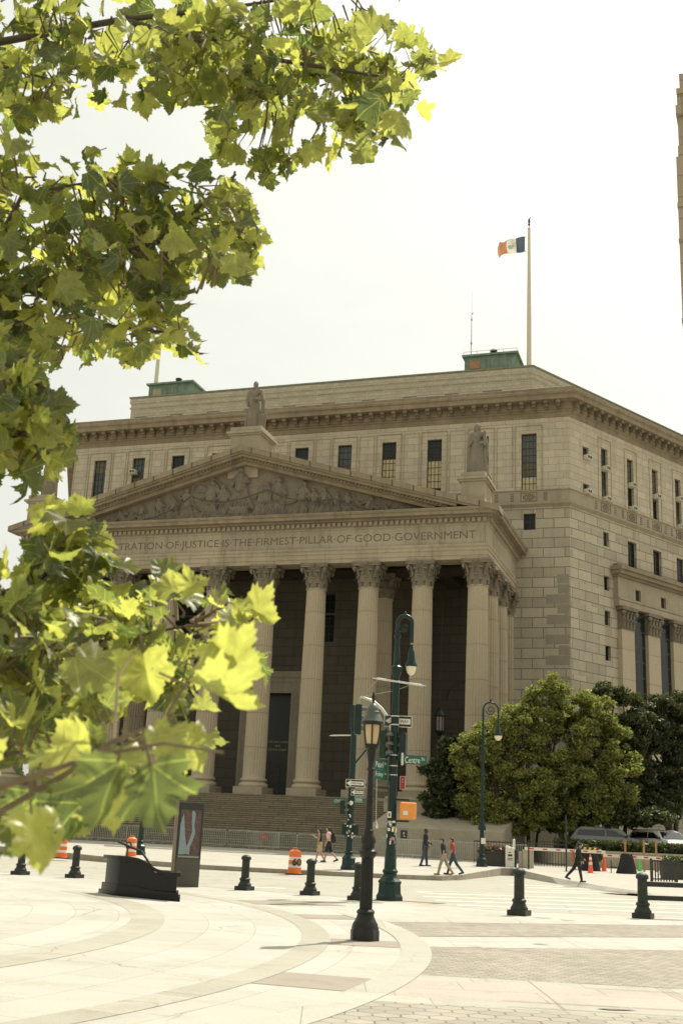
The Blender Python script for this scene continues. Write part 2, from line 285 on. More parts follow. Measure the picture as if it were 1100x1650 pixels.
        for h in holes:
            e=d+(h[4] if len(h)>4 else rev)
            s.quad((h[0],d,h[2]),(h[0],e,h[2]),(h[0],e,h[3]),(h[0],d,h[3])); s.quad((h[1],e,h[2]),(h[1],d,h[2]),(h[1],d,h[3]),(h[1],e,h[3]))
            s.quad((h[0],d,h[2]),(h[1],d,h[2]),(h[1],e,h[2]),(h[0],e,h[2])); s.quad((h[0],e,h[3]),(h[1],e,h[3]),(h[1],d,h[3]),(h[0],d,h[3]))
    def build(s,name,m,parent=None,smooth=0,recalc=True,loc=None,rz=0):
        me=bpy.data.meshes.new(name); me.from_pydata(s.v,[],s.f)
        if recalc:
            bm=bmesh.new(); bm.from_mesh(me); bmesh.ops.recalc_face_normals(bm,faces=bm.faces); bm.to_mesh(me); bm.free()
        autouv(me)
        for q in (m if isinstance(m,(list,tuple)) else [m]): me.materials.append(q)
        if smooth: me.shade_smooth(); me.set_sharp_from_angle(angle=R(smooth))
        return link(name,me,parent,loc,rz)
def autouv(me):
    nl=len(me.loops)
    if not nl: return
    co=np.empty(len(me.vertices)*3,'f'); me.vertices.foreach_get('co',co); co=co.reshape(-1,3)
    li=np.empty(nl,'i'); me.loops.foreach_get('vertex_index',li); npg=len(me.polygons)
    nr=np.empty(npg*3,'f'); me.polygons.foreach_get('normal',nr); nr=nr.reshape(-1,3); tot=np.empty(npg,'i'); me.polygons.foreach_get('loop_total',tot)
    ln=np.repeat(nr,tot,axis=0); p=co[li]; h=np.hypot(ln[:,0],ln[:,1])+1e-9; flip=np.where(ln[:,1]>0,-1,1)
    tx=-ln[:,1]/h; ty=ln[:,0]/h; u=p[:,0]*tx+p[:,1]*ty; v=p[:,2].copy(); flat=np.abs(ln[:,2])>.85
    u=np.where(flat,p[:,0],u); v=np.where(flat,p[:,1],v)
    uv=me.uv_layers.new(name='UVMap'); uv.data.foreach_set('uv',np.stack([u+500.,v+500.*.87],1).astype('f').ravel())
def link(name,data,parent=None,loc=None,rz=0):
    o=bpy.data.objects.new(name,data); COL.objects.link(o)
    if parent is not None: o.parent=parent
    if loc is not None: o.location=loc
    if rz: o.rotation_euler=(0,0,rz)
    return o
def tag(o,label=None,cat=None,group=None,kind=None):
    for k,v in (('label',label),('category',cat),('group',group),('kind',kind)):
        if v: o[k]=v
    return o
def thing(name,label,cat,loc=(0,0,0),rz=0,group=None): return tag(link(name,None,None,loc,rz),label,cat,group)
def dup(root,loc,rz=None,label=None):
    def cp(o,par):
        c=o.copy(); COL.objects.link(c)
        if par is not None: c.parent=par
        for ch in list(KIDS(o)): cp(ch,c)
        return c
    c=cp(root,None); c.location=loc
    if rz is not None: c.rotation_euler=(0,0,rz)
    if label: c['label']=label
    return c
def KIDS(o): return [x for x in COL.objects if x.parent==o]
def dupchild(o,loc):
    c=o.copy(); COL.objects.link(c); c.location=loc
    for ch in KIDS(o):
        d=ch.copy(); COL.objects.link(d); d.parent=c
    return c
def bake(o,voxel=None,smooth=0,it=3):
    if voxel: md=o.modifiers.new('r','REMESH'); md.mode='VOXEL'; md.voxel_size=voxel; md.use_smooth_shade=True
    if smooth: ms=o.modifiers.new('s','SMOOTH'); ms.factor=.5; ms.iterations=smooth
    dg=bpy.context.evaluated_depsgraph_get(); me=bpy.data.meshes.new_from_object(o.evaluated_get(dg)); old=o.data
    o.modifiers.clear(); o.data=me
    if not me.materials:
        for q in old.materials: me.materials.append(q)
    me.shade_smooth(); return o
def text(name,s,m,parent,w=None,h=.1,loc=(0,0,0),rot=(PI/2,0,0),ext=.002,align='CENTER',bold=0.):
    cu_=bpy.data.curves.new(name,'FONT'); cu_.body=s; cu_.size=1; cu_.align_x=align; cu_.align_y='CENTER'; cu_.extrude=0; cu_.offset=bold; cu_.resolution_u=3
    to=bpy.data.objects.new(name,cu_); COL.objects.link(to); dg=bpy.context.evaluated_depsgraph_get(); me=bpy.data.meshes.new_from_object(to.evaluated_get(dg)); bpy.data.objects.remove(to); me.name=name
    xs=[v.co.x for v in me.vertices]; ys=[v.co.y for v in me.vertices]; W=max(xs)-min(xs); H=max(ys)-min(ys); sy=h/H; sx=(w/W) if w else sy
    cx=(max(xs)+min(xs))/2; cy=(max(ys)+min(ys))/2
    bm=bmesh.new(); bm.from_mesh(me)
    for v in bm.verts: v.co=Vector(((v.co.x-(cx if align=='CENTER' else min(xs)))*sx,(v.co.y-cy)*sy,0))
    g=bmesh.ops.extrude_face_region(bm,geom=list(bm.faces)); 
    for v in g['geom']:
        if isinstance(v,bmesh.types.BMVert): v.co.z+=ext
    bmesh.ops.recalc_face_normals(bm,faces=bm.faces); bm.to_mesh(me); bm.free(); me.materials.clear(); me.materials.append(m)
    o=link(name,me,parent,loc); o.rotation_euler=rot; return o
# ================= ground =================
GZ=lambda y:.07+.016*(min(max(y,50),74)-50)
M_ROAD=cracked('pale asphalt',(.36,.34,.275),.12,.08,.5); M_GRN1=cracked('pale granite paving',(.41,.395,.335),.35,.05,.85,joint=('polar',1.7,.79,.006)); M_TAN=cracked('tan granite band',(.355,.332,.265),.3,.06,.5,joint=('polar',1.2,9,.008)); M_CREAM=cracked('cream granite band',(.395,.375,.31),.5,.05,.5,joint=('xy',1.3,9,.008))
M_PINKG=cracked('pink granite band',(.385,.335,.28),.45,.06,.8,joint=('xy',1.6,.8,.007)); M_BRN=cracked('brown granite strip',(.29,.25,.195),.4,.08,.3); M_SIDE=cracked('far pavement concrete',(.40,.375,.31),.2,.08,.4); M_HEX=hexmat('hexagonal pavers',(.335,.30,.235),.26); M_HEXB=hexmat('small pavers',(.31,.275,.215),.15)
M_JOINT=mat('paving joint',(.2,.17,.125),1.); M_KERB=mat('kerb stone',(.30,.265,.205),.9,.2,2); M_BRICKP=hexmat('worn brick patch',(.24,.165,.10),.2); M_LINE=mat('worn road paint',(.66,.62,.5),.8,.12,3)
def sheet(name,pts,z,m,kind='structure',th=None):
    b=MB(); 
    if th: b.prism(pts,z-th,z)
    else: b.add([(x,y,z) for x,y in pts],[tuple(range(len(pts)))])
    o=b.build(name,m); o['kind']=kind; return o
sheet('ground',[(-1500,-1500),(1500,-1500),(1500,2500),(-1500,2500)],-.3,mat('earth',(.25,.22,.16),1))
road=[(-120,-10),(120,-10),(120,120),(-120,120)]
sheet('road',road,-.1,M_ROAD)
EDGE=[(-40,52.5),(-9.3,37.3),(-2.3,33.9),(-.4,33.0),(.95,31.9),(4.5,29.4),(7.7,29.9),(20,32.5),(40,36)]
b=MB(); b.add([(x,y,z) for x,y in [(-60,-12),(60,-12)]+EDGE[::-1] for z in (0,)],[tuple(range(2+len(EDGE)))]); plaza=b.build('plaza_paving',M_GRN1); plaza['kind']='structure'
b=MB(); b.sweep(EDGE[::-1],[(0,-.2),(0,.004),(-.3,.004),(-.3,-.2)]); o=b.build('plaza_kerb',M_CREAM); o['kind']='structure'
CX,CY=-19.94,19.24
def arc(r,a0,a1,n): return [(CX+r*math.cos(a0+(a1-a0)*i/n),CY+r*math.sin(a0+(a1-a0)*i/n)) for i in range(n+1)]
def ringsheet(name,ra,rb,a0,a1,z,m,n=64):
    A=arc(ra,a0,a1,n); B=arc(rb,a0,a1,n); b=MB(); b.add([(x,y,z) for x,y in A+B],[(i,i+1,n+1+i+1,n+1+i) for i in range(n)]); o=b.build(name,m); o['kind']='structure'; return o
ringsheet('paving_ring',16.7,17.3,-.9,.62,.004,M_TAN); ringsheet('paving_ring',19.62,20.07,-.9,.62,.004,M_TAN); ringsheet('paving_ring',21.15,21.6,-.75,.28,.008,M_CREAM)
# field outside the rings: hex pavers
def inpoly_field(y0,y1,x1,name,m,z):
    # area right of ring 21.6 between two lines given as functions of x
    pts=[]; n=14
    ys=[y0(CX+21.6)+(y1(CX+21.6)-y0(CX+21.6))*i/n for i in range(n+1)]
    for y in ys: pts.append((CX+math.sqrt(max(21.6**2-(y-CY)**2,0)),y))
    sheet(name,pts+[(x1,y1(x1)),(x1,y0(x1))],z,m)
L1=lambda x:12.5-.08*(x-.6); L2=lambda x:14.9-.07*(x-.6); L3=lambda x:18.9+.34*(x-2.3); L4=lambda x:20.6+.5*(x-1.9); L5=lambda x:23.5+.47*(x-1.45)
inpoly_field(lambda x:4.,L1,30,'hex_paving',M_HEX,.004); inpoly_field(L2,L3,30,'hex_paving',M_HEXB,.004); inpoly_field(L4,L5,24,'hex_paving',M_HEXB,.004)
inpoly_field(L1,lambda x:L1(x)+.45,30,'cream_border',M_CREAM,.004); inpoly_field(lambda x:L2(x)-.45,L2,30,'cream_border',M_CREAM,.004)
inpoly_field(lambda x:L1(x)+.45,lambda x:L2(x)-.45,30,'pink_paving',M_PINKG,.004)
def ringseg(name,ra,rb,y0,y1,z,m): 
    a0,a1=math.asin((y0-CY)/ra),math.asin((y1-CY)/ra); ringsheet(name,ra,rb,a0,a1,z,m,8)
ringseg('dark_paving_strip',20.08,21.14,13.35,14.5,.004,M_BRN); ringseg('dark_paving_strip',20.08,21.14,18.3,19.3,.004,M_BRN); ringseg('dark_paving_strip',20.08,21.14,23.5,24.6,.004,M_BRN); ringseg('dark_paving_strip',20.08,22.3,27.2,28.4,.006,M_BRN)
# joints: arcs and radial seams as thin dark lines in the paving
b=MB()
def jarc(r,a0,a1,wd=.007):
    n=40; A=arc(r,a0,a1,n); B=arc(r+wd,a0,a1,n); b.add([(x,y,.010) for x,y in A+B],[(i,i+1,n+2+i,n+1+i) for i in range(n)])
rj=random.Random(5)
for (ra,rb,st) in ((13,16.7,.085),(17.3,18.05,.11),(18.05,18.85,.11),(18.85,19.6,.11),(16.7,17.3,.06),(19.62,20.07,.05),(21.15,21.6,.05),(20.08,21.14,.12)):
    a=-.7
    while a<.5:
        aa=a+rj.uniform(-.01,.01); wd=.004 if rj.random()<.6 else .009
        c0,s0=math.cos(aa),math.sin(aa); tx,ty=-s0*wd,c0*wd
        if rj.random()<.25: b.quad((CX+ra*c0,CY+ra*s0,.011),(CX+rb*c0,CY+rb*s0,.011),(CX+rb*c0+tx,CY+rb*s0+ty,.011),(CX+ra*c0+tx,CY+ra*s0+ty,.011))
        a+=st
for L in (L1,lambda x:L1(x)+.45,lambda x:L2(x)-.45,L2,L3,L4,L5,lambda x:(L3(x)+L4(x))/2):
    x=1.9
    while x<16:
        if rj.random()<.8: b.quad((x,L(x),.011),(x+1.2,L(x+1.2),.011),(x+1.2,L(x+1.2)+.02,.011),(x,L(x)+.012,.011))
        x+=1.2
for k in range(20):
    x=rj.uniform(2.2,13); y0,y1=rj.choice(((L1,lambda q:L2(q)),(L3,L4),(lambda q:L5(q),lambda q:L5(q)+1.6))); 
    ya,yb=y0(x),y1(x); b.quad((x,ya,.0115),(x+.006,ya,.0115),(x+.03+.006,yb,.0115),(x+.03,yb,.0115))
o=b.build('paving_joints',M_JOINT); o['kind']='structure'
# little asphalt tears and a broken paver
b=MB()
for (x,y,s) in ((3.0,12.55,.22),(4.2,12.4,.3),(5.4,12.3,.2),(2.4,18.95,.12),(4.9,27.0,.25),(5.4,26.6,.2),(3.6,20.0,.15)):
    n=9; b.add([(x+s*rj.uniform(.6,1.2)*math.cos(2*PI*i/n),y+s*.28*rj.uniform(.5,1.2)*math.sin(2*PI*i/n),.012) for i in range(n)],[tuple(range(n))])
o=b.build('paving_cracks',M_JOINT); o['kind']='structure'
sheet('brick_patch',[(-2.4,34.2),(-.4,34.9),(1.6,33.6),(3.4,33.2),(2.3,31.6),(.9,31.95),(-.4,33.05)],-.09,M_BRICKP)
# crosswalk bars and road lines (z -.096)
b=MB()
def bar(x0,y0,x1,y1,wd): b.quad((x0,y0,-.095),(x1,y1,-.095),(x1,y1+wd,-.095),(x0,y0+wd,-.095))
for (x0,y0,x1,y1) in ((4.2,30.6,13,32.2),(3.6,32.3,13.5,34.4),(3.2,34.2,14,36.8),(3.0,36.2,14.5,39.4),(3.4,38.4,15,42.2)): bar(x0,y0,x1,y1,.42)
for (x0,y0,x1,y1) in ((8.6,45.2,11,46.6),(8.0,47.2,10.8,48.6),(7.6,49.4,10.4,50.4),(7.0,43.,11.3,44.8)): bar(x0,y0,x1,y1,.5)
bar(-30,45.5,3.5,43.5,.12); bar(-30,46.2,3.5,44.2,.12); bar(-30,41.,-1.5,40.,.12); bar(-30,49.0,3.6,47.9,.14)
bar(-2.4,37.,-1.2,37.3,.35)
for i in range(14):
    a0=PI*.5+PI*i/14; a1=a0+PI/14; rr=(2.6,1.35); b.quad(*[(5.6+rr[0]*math.cos(a)*k,39.3+rr[1]*math.sin(a)*k,-.0955) for a,k in ((a0,1),(a1,1),(a1,.9),(a0,.9))])
o=b.build('road_markings',M_LINE); o['kind']='structure'
# far pavement with kerb
KERB=[(-60,88),(-22,66),(-13,57.5),(-8.5,53.),(-5,51.),(-1,50.4),(3.5,50.5),(5.0,50.9),(6.1,53.0),(8.2,59.5),(9.2,62.6),(9.9,63.2)]
PE=KERB+[(10.4,53.5),(11.2,47.5),(11.9,42.5),(13.4,38.2),(17,36.4),(40,40),(90,44)]
PZ=lambda y:GZ(y) if y>=50 else (-.05+.12*max(0,(y-36))/14)
b=MB(); 
for k,((xa,ya),(xb,yb)) in enumerate(zip(PE,PE[1:])):
    fa,fb=k>=len(KERB)-1,k+1>=len(KERB)
    col_=lambda y,fl:[(y,-.093 if fl else PZ(y)),(y+1.5,max(PZ(y+1.5),.05) if fl else PZ(y+1.5)),(max(y+1.6,50.),GZ(max(y+1.6,50.))),(max(y+1.7,74),GZ(80)),(130,GZ(80))]
    ra,rb=col_(ya,fa),col_(yb,fb)
    for i in range(4): b.quad((xa,)+ra[i],(xb,)+rb[i],(xb,)+rb[i+1],(xa,)+ra[i+1])
o=b.build('pavement',M_SIDE); o['kind']='structure'
b=MB(); m_=len(KERB)
b.loft([[(x,y-.02,-.2),(x,y-.02,GZ(y)+.004),(x,y+.16,GZ(y+.16)+.004),(x,y+.16,-.2)] for x,y in KERB]); o=b.build('far_kerb',M_KERB); o['kind']='structure'
M_DARKST=mat('pavement stain',(.17,.145,.105),1.); 
b=MB(); b.add([(x,y,GZ(y)+.004) for x,y in ((-12.5,67.5),(-2,66.6),(-1.5,68.2),(-13,70))],[(0,1,2,3)]); b.add([(x,y,-.03+.012) for x,y in ((10.2,45.),(13.2,43.2),(14,43.9),(11,45.9))],[(0,1,2,3)])
o=b.build('pavement_stains',M_DARKST); o['kind']='structure'
# ================= courthouse =================
CT=thing('courthouse','hexagonal beige stone courthouse with a columned portico under a carved pediment','courthouse',(10.597,84.813,0),R(-18.456))
S3,C3=math.sin(R(60)),math.cos(R(60)); W0=12.07; UR,UL=5.49,-43.8; SD=49.3
GLS=[M_GLASS,M_GLASS,mat('greenish window glass',(.035,.045,.036),.2,.4,.8,spec=.6),mat('grey window glass',(.06,.06,.05),.25,.35,.7,spec=.6)]
FR=lambda a,d,z:(a,W0+d,z)
RF=lambda t,d,z:(UR+t*C3-d*S3,W0+t*S3+d*C3,z)
HEX=[(UL-SD*C3,W0+SD*S3),(UL,W0),(UR,W0),(UR+SD*C3,W0+SD*S3)]
UC=-19.43; SP=4.318
def window(M,a0,a1,z0,z1,d=.32,nx=3,nz=6,blind=None,bm_=None,name='window',bars=.035,fr=.07):
    b=MB(M); y0,y1=d-.06,d
    b.box(a0,a0+fr,y0,y1,z0,z1); b.box(a1-fr,a1,y0,y1,z0,z1); b.box(a0+fr,a1-fr,y0,y1,z0,z0+fr); b.box(a0+fr,a1-fr,y0,y1,z1-fr,z1)
    for i in range(1,nx): x=a0+(a1-a0)*i/nx; b.box(x-bars/2,x+bars/2,y0+.015,y1,z0+fr,z1-fr)
    for j in range(1,nz): z=z0+(z1-z0)*j/nz; b.box(a0+fr,a1-fr,y0+.01,y1-.001,z-bars/2,z+bars/2)
    o=b.build(name,M_BRZ,CT); g=MB(M); g.quad((a0,d+.002,z0),(a1,d+.002,z0),(a1,d+.002,z1),(a0,d+.002,z1)); g.build('pane',rj.choice(GLS),o)
    if blind:
        for za,zb,mm in blind:
            g=MB(M); g.quad((a0+fr,d-.004,za),(a1-fr,d-.004,za),(a1-fr,d-.004,zb),(a0+fr,d-.004,zb)); g.build('blind',mm,o)
    return o
def acunit(M,a,z,w_=.62,h=.42,d=.32):
    b=MB(M); b.box(a-w_/2,a+w_/2,-.42,d-.1,z,z+h); o=b.build('air_conditioner',M_AC,CT)
    g=MB(M); g.box(a-w_/2+.06,a-.03,-.43,-.41,z+.07,z+h-.07); g.box(a+.03,a+w_/2-.06,-.43,-.41,z+.07,z+h-.07); g.build('grille',M_BRZ,o)
wf=[1.97+4.28*-k for k in range(11)]
holes=[(c-.68,c+.68,31.35,36.6) for c in wf if abs(c-UC)>.1 or True]
b=MB(FR); b.wall(UL,UR,31.33,38.0,holes,rev=.32); b.build('upper_wall',M_FINE,CT)
b=MB(FR)   # panel mouldings round the tall windows
for c in wf:
    for (h,z1,t,pr) in ((1.22,37.35,.06,.07),):
        b.box(c-h,c-h+t,-pr,.02,31.33,z1); b.box(c+h-t,c+h,-pr,.02,31.33,z1); b.box(c-h+t,c+h-t,-pr,.02,z1-t,z1)
    if c>-42:
        m=c-2.14
        for xx in (m-.72,m+.68): b.box(xx,xx+.045,-.04,.02,31.6,37.3)
        b.box(m-.68,m+.68,-.04,.02,37.26,37.3)
b.build('panel_moulding',M_PL,CT)
for i,c in enumerate(wf):
    bl={0:[(33.0,34.0,M_BLIND2),(31.42,32.6,M_BLIND)],2:[(32.0,34.6,M_BLIND)],3:[(31.5,35.0,M_BLIND)],1:[(31.6,34,M_BLIND)],4:[(31.5,34.6,M_BLIND2)],10:[(35.2,36.5,M_BLIND2)],9:[(33,34.6,M_BLIND2)],5:None}.get(i)
    window(FR,c-.68,c+.68,31.35,36.6,nx=4 if i in(0,2,3) else 3,nz=8,blind=bl)
acunit(FR,wf[9]-.45,34.9)
b=MB(FR); b.wall(UL,UR,0,29.75,[(1.49,2.54,27.73,29.2),(-41.4,-40.35,27.73,29.2)],rev=.3); b.build('front_wall',M_ASH,CT)
window(FR,1.49,2.54,27.73,29.2,d=.3,nx=2,nz=2,bars=.05); window(FR,-41.4,-40.35,27.73,29.2,d=.3,nx=2,nz=2)
for k,(z,l) in enumerate([(22.9,1.0),(21.16,1.95),(20.3,1.0),(19.4,1.9),(17.7,2.0),(16.8,.9),(15.95,2.0),(14.2,1.9),(13.3,.9),(12.5,2.),(10.7,1.9),(9,1.0),(22.03,.95)]): b=MB(FR); b.box(UR-.12-l,UR-.12,-.006,.05,z+.02,z+.82); b.build('replaced_stone',M_QUO,CT)
# right hand face
tw=[5.2,9.25,13.3,17.25,21.3,25.35,29.4,33.5]
holesR=[(t-.5,t+.5,30.9,36.35) for t in tw]+[(1.95,2.85,34.5,35.75),(1.95,2.85,30.95,32.3)]
b=MB(RF); b.wall(0,SD,31.33,38.0,[(h[0],h[1],max(h[2],31.33),h[3]) for h in holesR[:-1]]+[(1.95,2.85,31.33,32.3)],rev=.32)
b.build('upper_wall',M_FINE,CT)
b=MB(RF)
for t in tw:
    b.box(t-1.0,t-.95,-.05,.02,31.4,37.2); b.box(t+.95,t+1.,-.05,.02,31.4,37.2); b.box(t-.95,t+.95,-.05,.02,37.15,37.2)
b.build('panel_moulding',M_PL,CT)
for i,t in enumerate(tw):
    window(RF,t-.5,t+.5,31.33,36.35,nx=2,nz=9,blind=[(rj.uniform(33,35),36.2,M_BLIND2)] if i%3 else [(31.5,32.6,M_BLIND2)])
    if i<4: acunit(RF,t+.05,[34.2,33.6,33.45,34.1][i]); 
    if i in (0,1,3): acunit(RF,t+.1,31.34)
window(RF,1.95,2.85,34.5,35.75,nx=2,nz=2); window(RF,1.95,2.85,31.33,32.3,nx=2,nz=2); acunit(RF,2.45,34.52,.7); acunit(RF,2.4,31.34)
lowR=[(4.82,5.66,27.18,28.49)]+[(t-.68,t+.68,25.9,28.4) for t in tw[1:]]+[(4.82,5.64,z,z+1.3) for z in (23.2,20.1,17.02,13.95,10.9)]
b=MB(RF); b.wall(0,SD,0,29.75,lowR,rev=.32); b.build('side_wall',M_ASH,CT)
for h in lowR: window(RF,*h,nx=2,nz=2 if h[3]-h[2]<2 else 5)
# band course between floors (medallion frieze) wraps the corner
b=MB(); b.sweep(HEX,[(-.3,29.75),(0,29.75),(.12,29.85),(.3,30.0),(.3,30.12),(.06,30.2),(.06,31.2),(.16,31.26),(.16,31.33),(-.3,31.33)]); b.build('band_course',M_PL,CT)
def medal(M,c,n):
    b=MB(M)
    b.box(c-.72,c+.72,-.10,-.05,30.3,30.36); b.box(c-.72,c+.72,-.10,-.05,31.04,31.1); b.box(c-.72,c-.66,-.10,-.05,30.36,31.04); b.box(c+.66,c+.72,-.10,-.05,30.36,31.04)
    for k in range(9): a=2*PI*k/9; b.ball((c+.42*math.cos(a),-.07,30.7+.22*math.sin(a)),.13,.06,.11,8,5)
    b.ball((c,-.07,30.7),.16,.08,.15,8,5)
    for q in (-1.45,1.45):
        for z in (30.4,30.6,30.8,31.0): b.box(c+q-.15,c+q+.15,-.1,-.05,z-.05,z+.04)
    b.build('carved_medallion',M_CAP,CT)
for c in wf: medal(FR,c,0)
for t in tw: medal(RF,t,0)
# main cornice
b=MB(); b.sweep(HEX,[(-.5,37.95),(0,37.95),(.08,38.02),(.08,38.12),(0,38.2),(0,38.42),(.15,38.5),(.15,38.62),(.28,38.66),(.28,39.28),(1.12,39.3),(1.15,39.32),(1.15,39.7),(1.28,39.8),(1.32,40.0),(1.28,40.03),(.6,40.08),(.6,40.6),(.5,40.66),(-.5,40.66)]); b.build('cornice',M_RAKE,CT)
def bracket(M,c): 
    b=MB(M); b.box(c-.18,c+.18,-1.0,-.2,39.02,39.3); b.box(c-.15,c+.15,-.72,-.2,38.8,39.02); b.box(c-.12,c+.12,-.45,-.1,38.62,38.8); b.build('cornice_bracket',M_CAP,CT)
x=UL+.3
while x<UR: bracket(FR,x); x+=1.07
t=.4
while t<SD: bracket(RF,t); t+=1.07
b=MB(); b.add([(p[0],p[1],40.5) for p in HEX]+[(HEX[3][0]-24,90,40.5),(HEX[0][0]+24,90,40.5)],[(0,1,2,3,4,5)]); b.build('roof_deck',M_COPC,CT)
# attic storey set back
AD=7.5; AR=(UR-.577*AD,W0+AD); AL=(-42.3,W0+AD)
AP=[(AL[0]+6,W0+AD+30),AL,AR,(AR[0]+SD*C3,AR[1]+SD*S3)]
b=MB(); b.sweep(AP,[(-.4,40.4),(0,40.4),(0,44.9),(.1,45.0),(.1,45.12),(.02,45.2),(.02,45.5),(.12,45.6),(.12,46.15),(-.4,46.15)]); b.build('attic_wall',M_ATT,CT)
b=MB(); b.sweep(AP,[(-.5,46.16),(.16,46.16),(.2,46.2),(.2,46.34),(-.5,46.4)]); b.build('attic_coping',M_COPC,CT)
b=MB(); b.add([(p[0],p[1],46.1) for p in AP]+[(-10,75,46.1)],[(0,1,2,3,4)]); b.build('attic_roof',M_COPC,CT)
b=MB()
for c in wf: 
    if c-2.1>AL[0]+2: b.box(c-4.5-.7,c-4.5+.7,W0+AD-.05,W0+AD+.1,43.74,44.0)
b.box(-3.68,-2.3,W0+AD-.05,W0+AD+.1,43.74,44.0); b.build('attic_vents',M_BRZ,CT)
# projecting order on the right face
b=MB(RF); b.wall(6.2,40,22.0,24.6,[(t-.42,t+.42,22.85,23.85) for t in tw[1:]],d=-.5,rev=.3); b.quad((6.2,-.5,22.),(6.2,0,22.),(6.2,0,24.6),(6.2,-.5,24.6)); b.quad((6.2,-.5,22.),(40,-.5,22.),(40,0,22),(6.2,0,22)); b.box(6.2,40,-.58,-.5,22.0,22.5); b.box(6.2,40,-.6,-.5,22.6,22.72); b.build('side_entablature',M_PL,CT)
for t in tw[1:]: window(RF,t-.42,t+.42,22.85,23.85,d=-.2,nx=2,nz=2)
b=MB(RF); b.box(6.0,40,-.75,0,24.6,24.8); b.box(5.85,40,-1.05,0,24.8,25.15); b.box(5.75,40,-1.25,0,25.15,25.5); b.box(6.2,40,-.5,0,25.5,25.8); b.build('side_cornice',M_RAKE,CT)
for i,t in enumerate(tw):
    c=t+2.4-.0 if i else 7.6
    c=7.65+4.05*i
    b=MB(RF); b.box(c-.95,c+.95,-.45,0,5,20.0); p=b.build('pilaster',M_COLM,CT)
    g=MB(RF); g.box(c-.98,c+.98,-.5,0,20.0,20.12); g.box(c-.95,c+.95,-.48,0,20.12,21.7); g.box(c-1.2,c+1.2,-.75,0,21.7,22.0)
    for row,(zz,hh) in enumerate(((20.2,.7),(20.75,.85))):
        for k in range(4):
            x=c-.75+.5*k+(.0 if row==0 else 0); g.capsule((x,-.5,zz),(x,-.58,zz+hh*.8),.16,.12,7,3); g.ball((x,-.68,zz+hh*.85),.15,.13,.1,7,4)
    for q in (-.95,.95): g.ball((c+q,-.68,21.45),.24,.2,.22,9,6)
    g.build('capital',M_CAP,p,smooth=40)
    if i>0 or True:
        w0,w1=c+.95,c+3.1
        b=MB(RF); b.box(w0,w1,-.12,-.06,5,22.0); g2=b.build('tall_window',M_BRZ,CT)
        g3=MB(RF)
        for k in range(3):
            for j in range(12): 
                xa=w0+.12+k*.65; za=5.3+j*1.36; g3.quad((xa,-.125,za),(xa+.58,-.125,za),(xa+.58,-.125,za+1.2),(xa,-.125,za+1.2))
        g3.build('pane',M_GLASS,g2)
# ---------------- portico ----------------
b=MB(); b.box(UC-21.0,UC+21.0,-2.0,W0,0,4.195); b.build('porch_floor',M_STAIR,CT)
b=MB()
nst=25
for k in range(nst):
    z1=.42+(4.2-.42)*(k+1)/nst; y=-12.3+(k)*.415
    b.box(-34.5,-4.42,y,y+.415 if k<nst-1 else -2.0,0,z1)
b.build('front_steps',M_STAIR,CT)
for sgn,nm in ((1,'r'),(-1,'l')):
    X=lambda u:UC+(u-UC)*sgn
    def bx(b,u0,u1,v0,v1,z0,z1): a,c=sorted((X(u0),X(u1))); b.box(a,c,v0,v1,z0,z1)
    b=MB(); bx(b,-4.41,4.2,-12.3,-2.001,0,2.15)
    a0,a1=sorted((X(-4.41),X(4.2))); b.loft([[(a0,-12.3,2.15),(a0,-7.6,3.2),(a0,-2.0,3.2),(a0,-2.0,2.15)],[(a1,-12.3,2.15),(a1,-7.6,3.2),(a1,-2.0,3.2),(a1,-2.0,2.15)]])
    bx(b,-4.7,3.0,-7.6,-2.0,3.2,4.0); bx(b,-6.6,3.0,-2.6,-1.99,3.2,4.22); bx(b,-4.6,3.1,-7.7,-2.,4.0,4.2); b.build('cheek_wall',M_PL,CT)
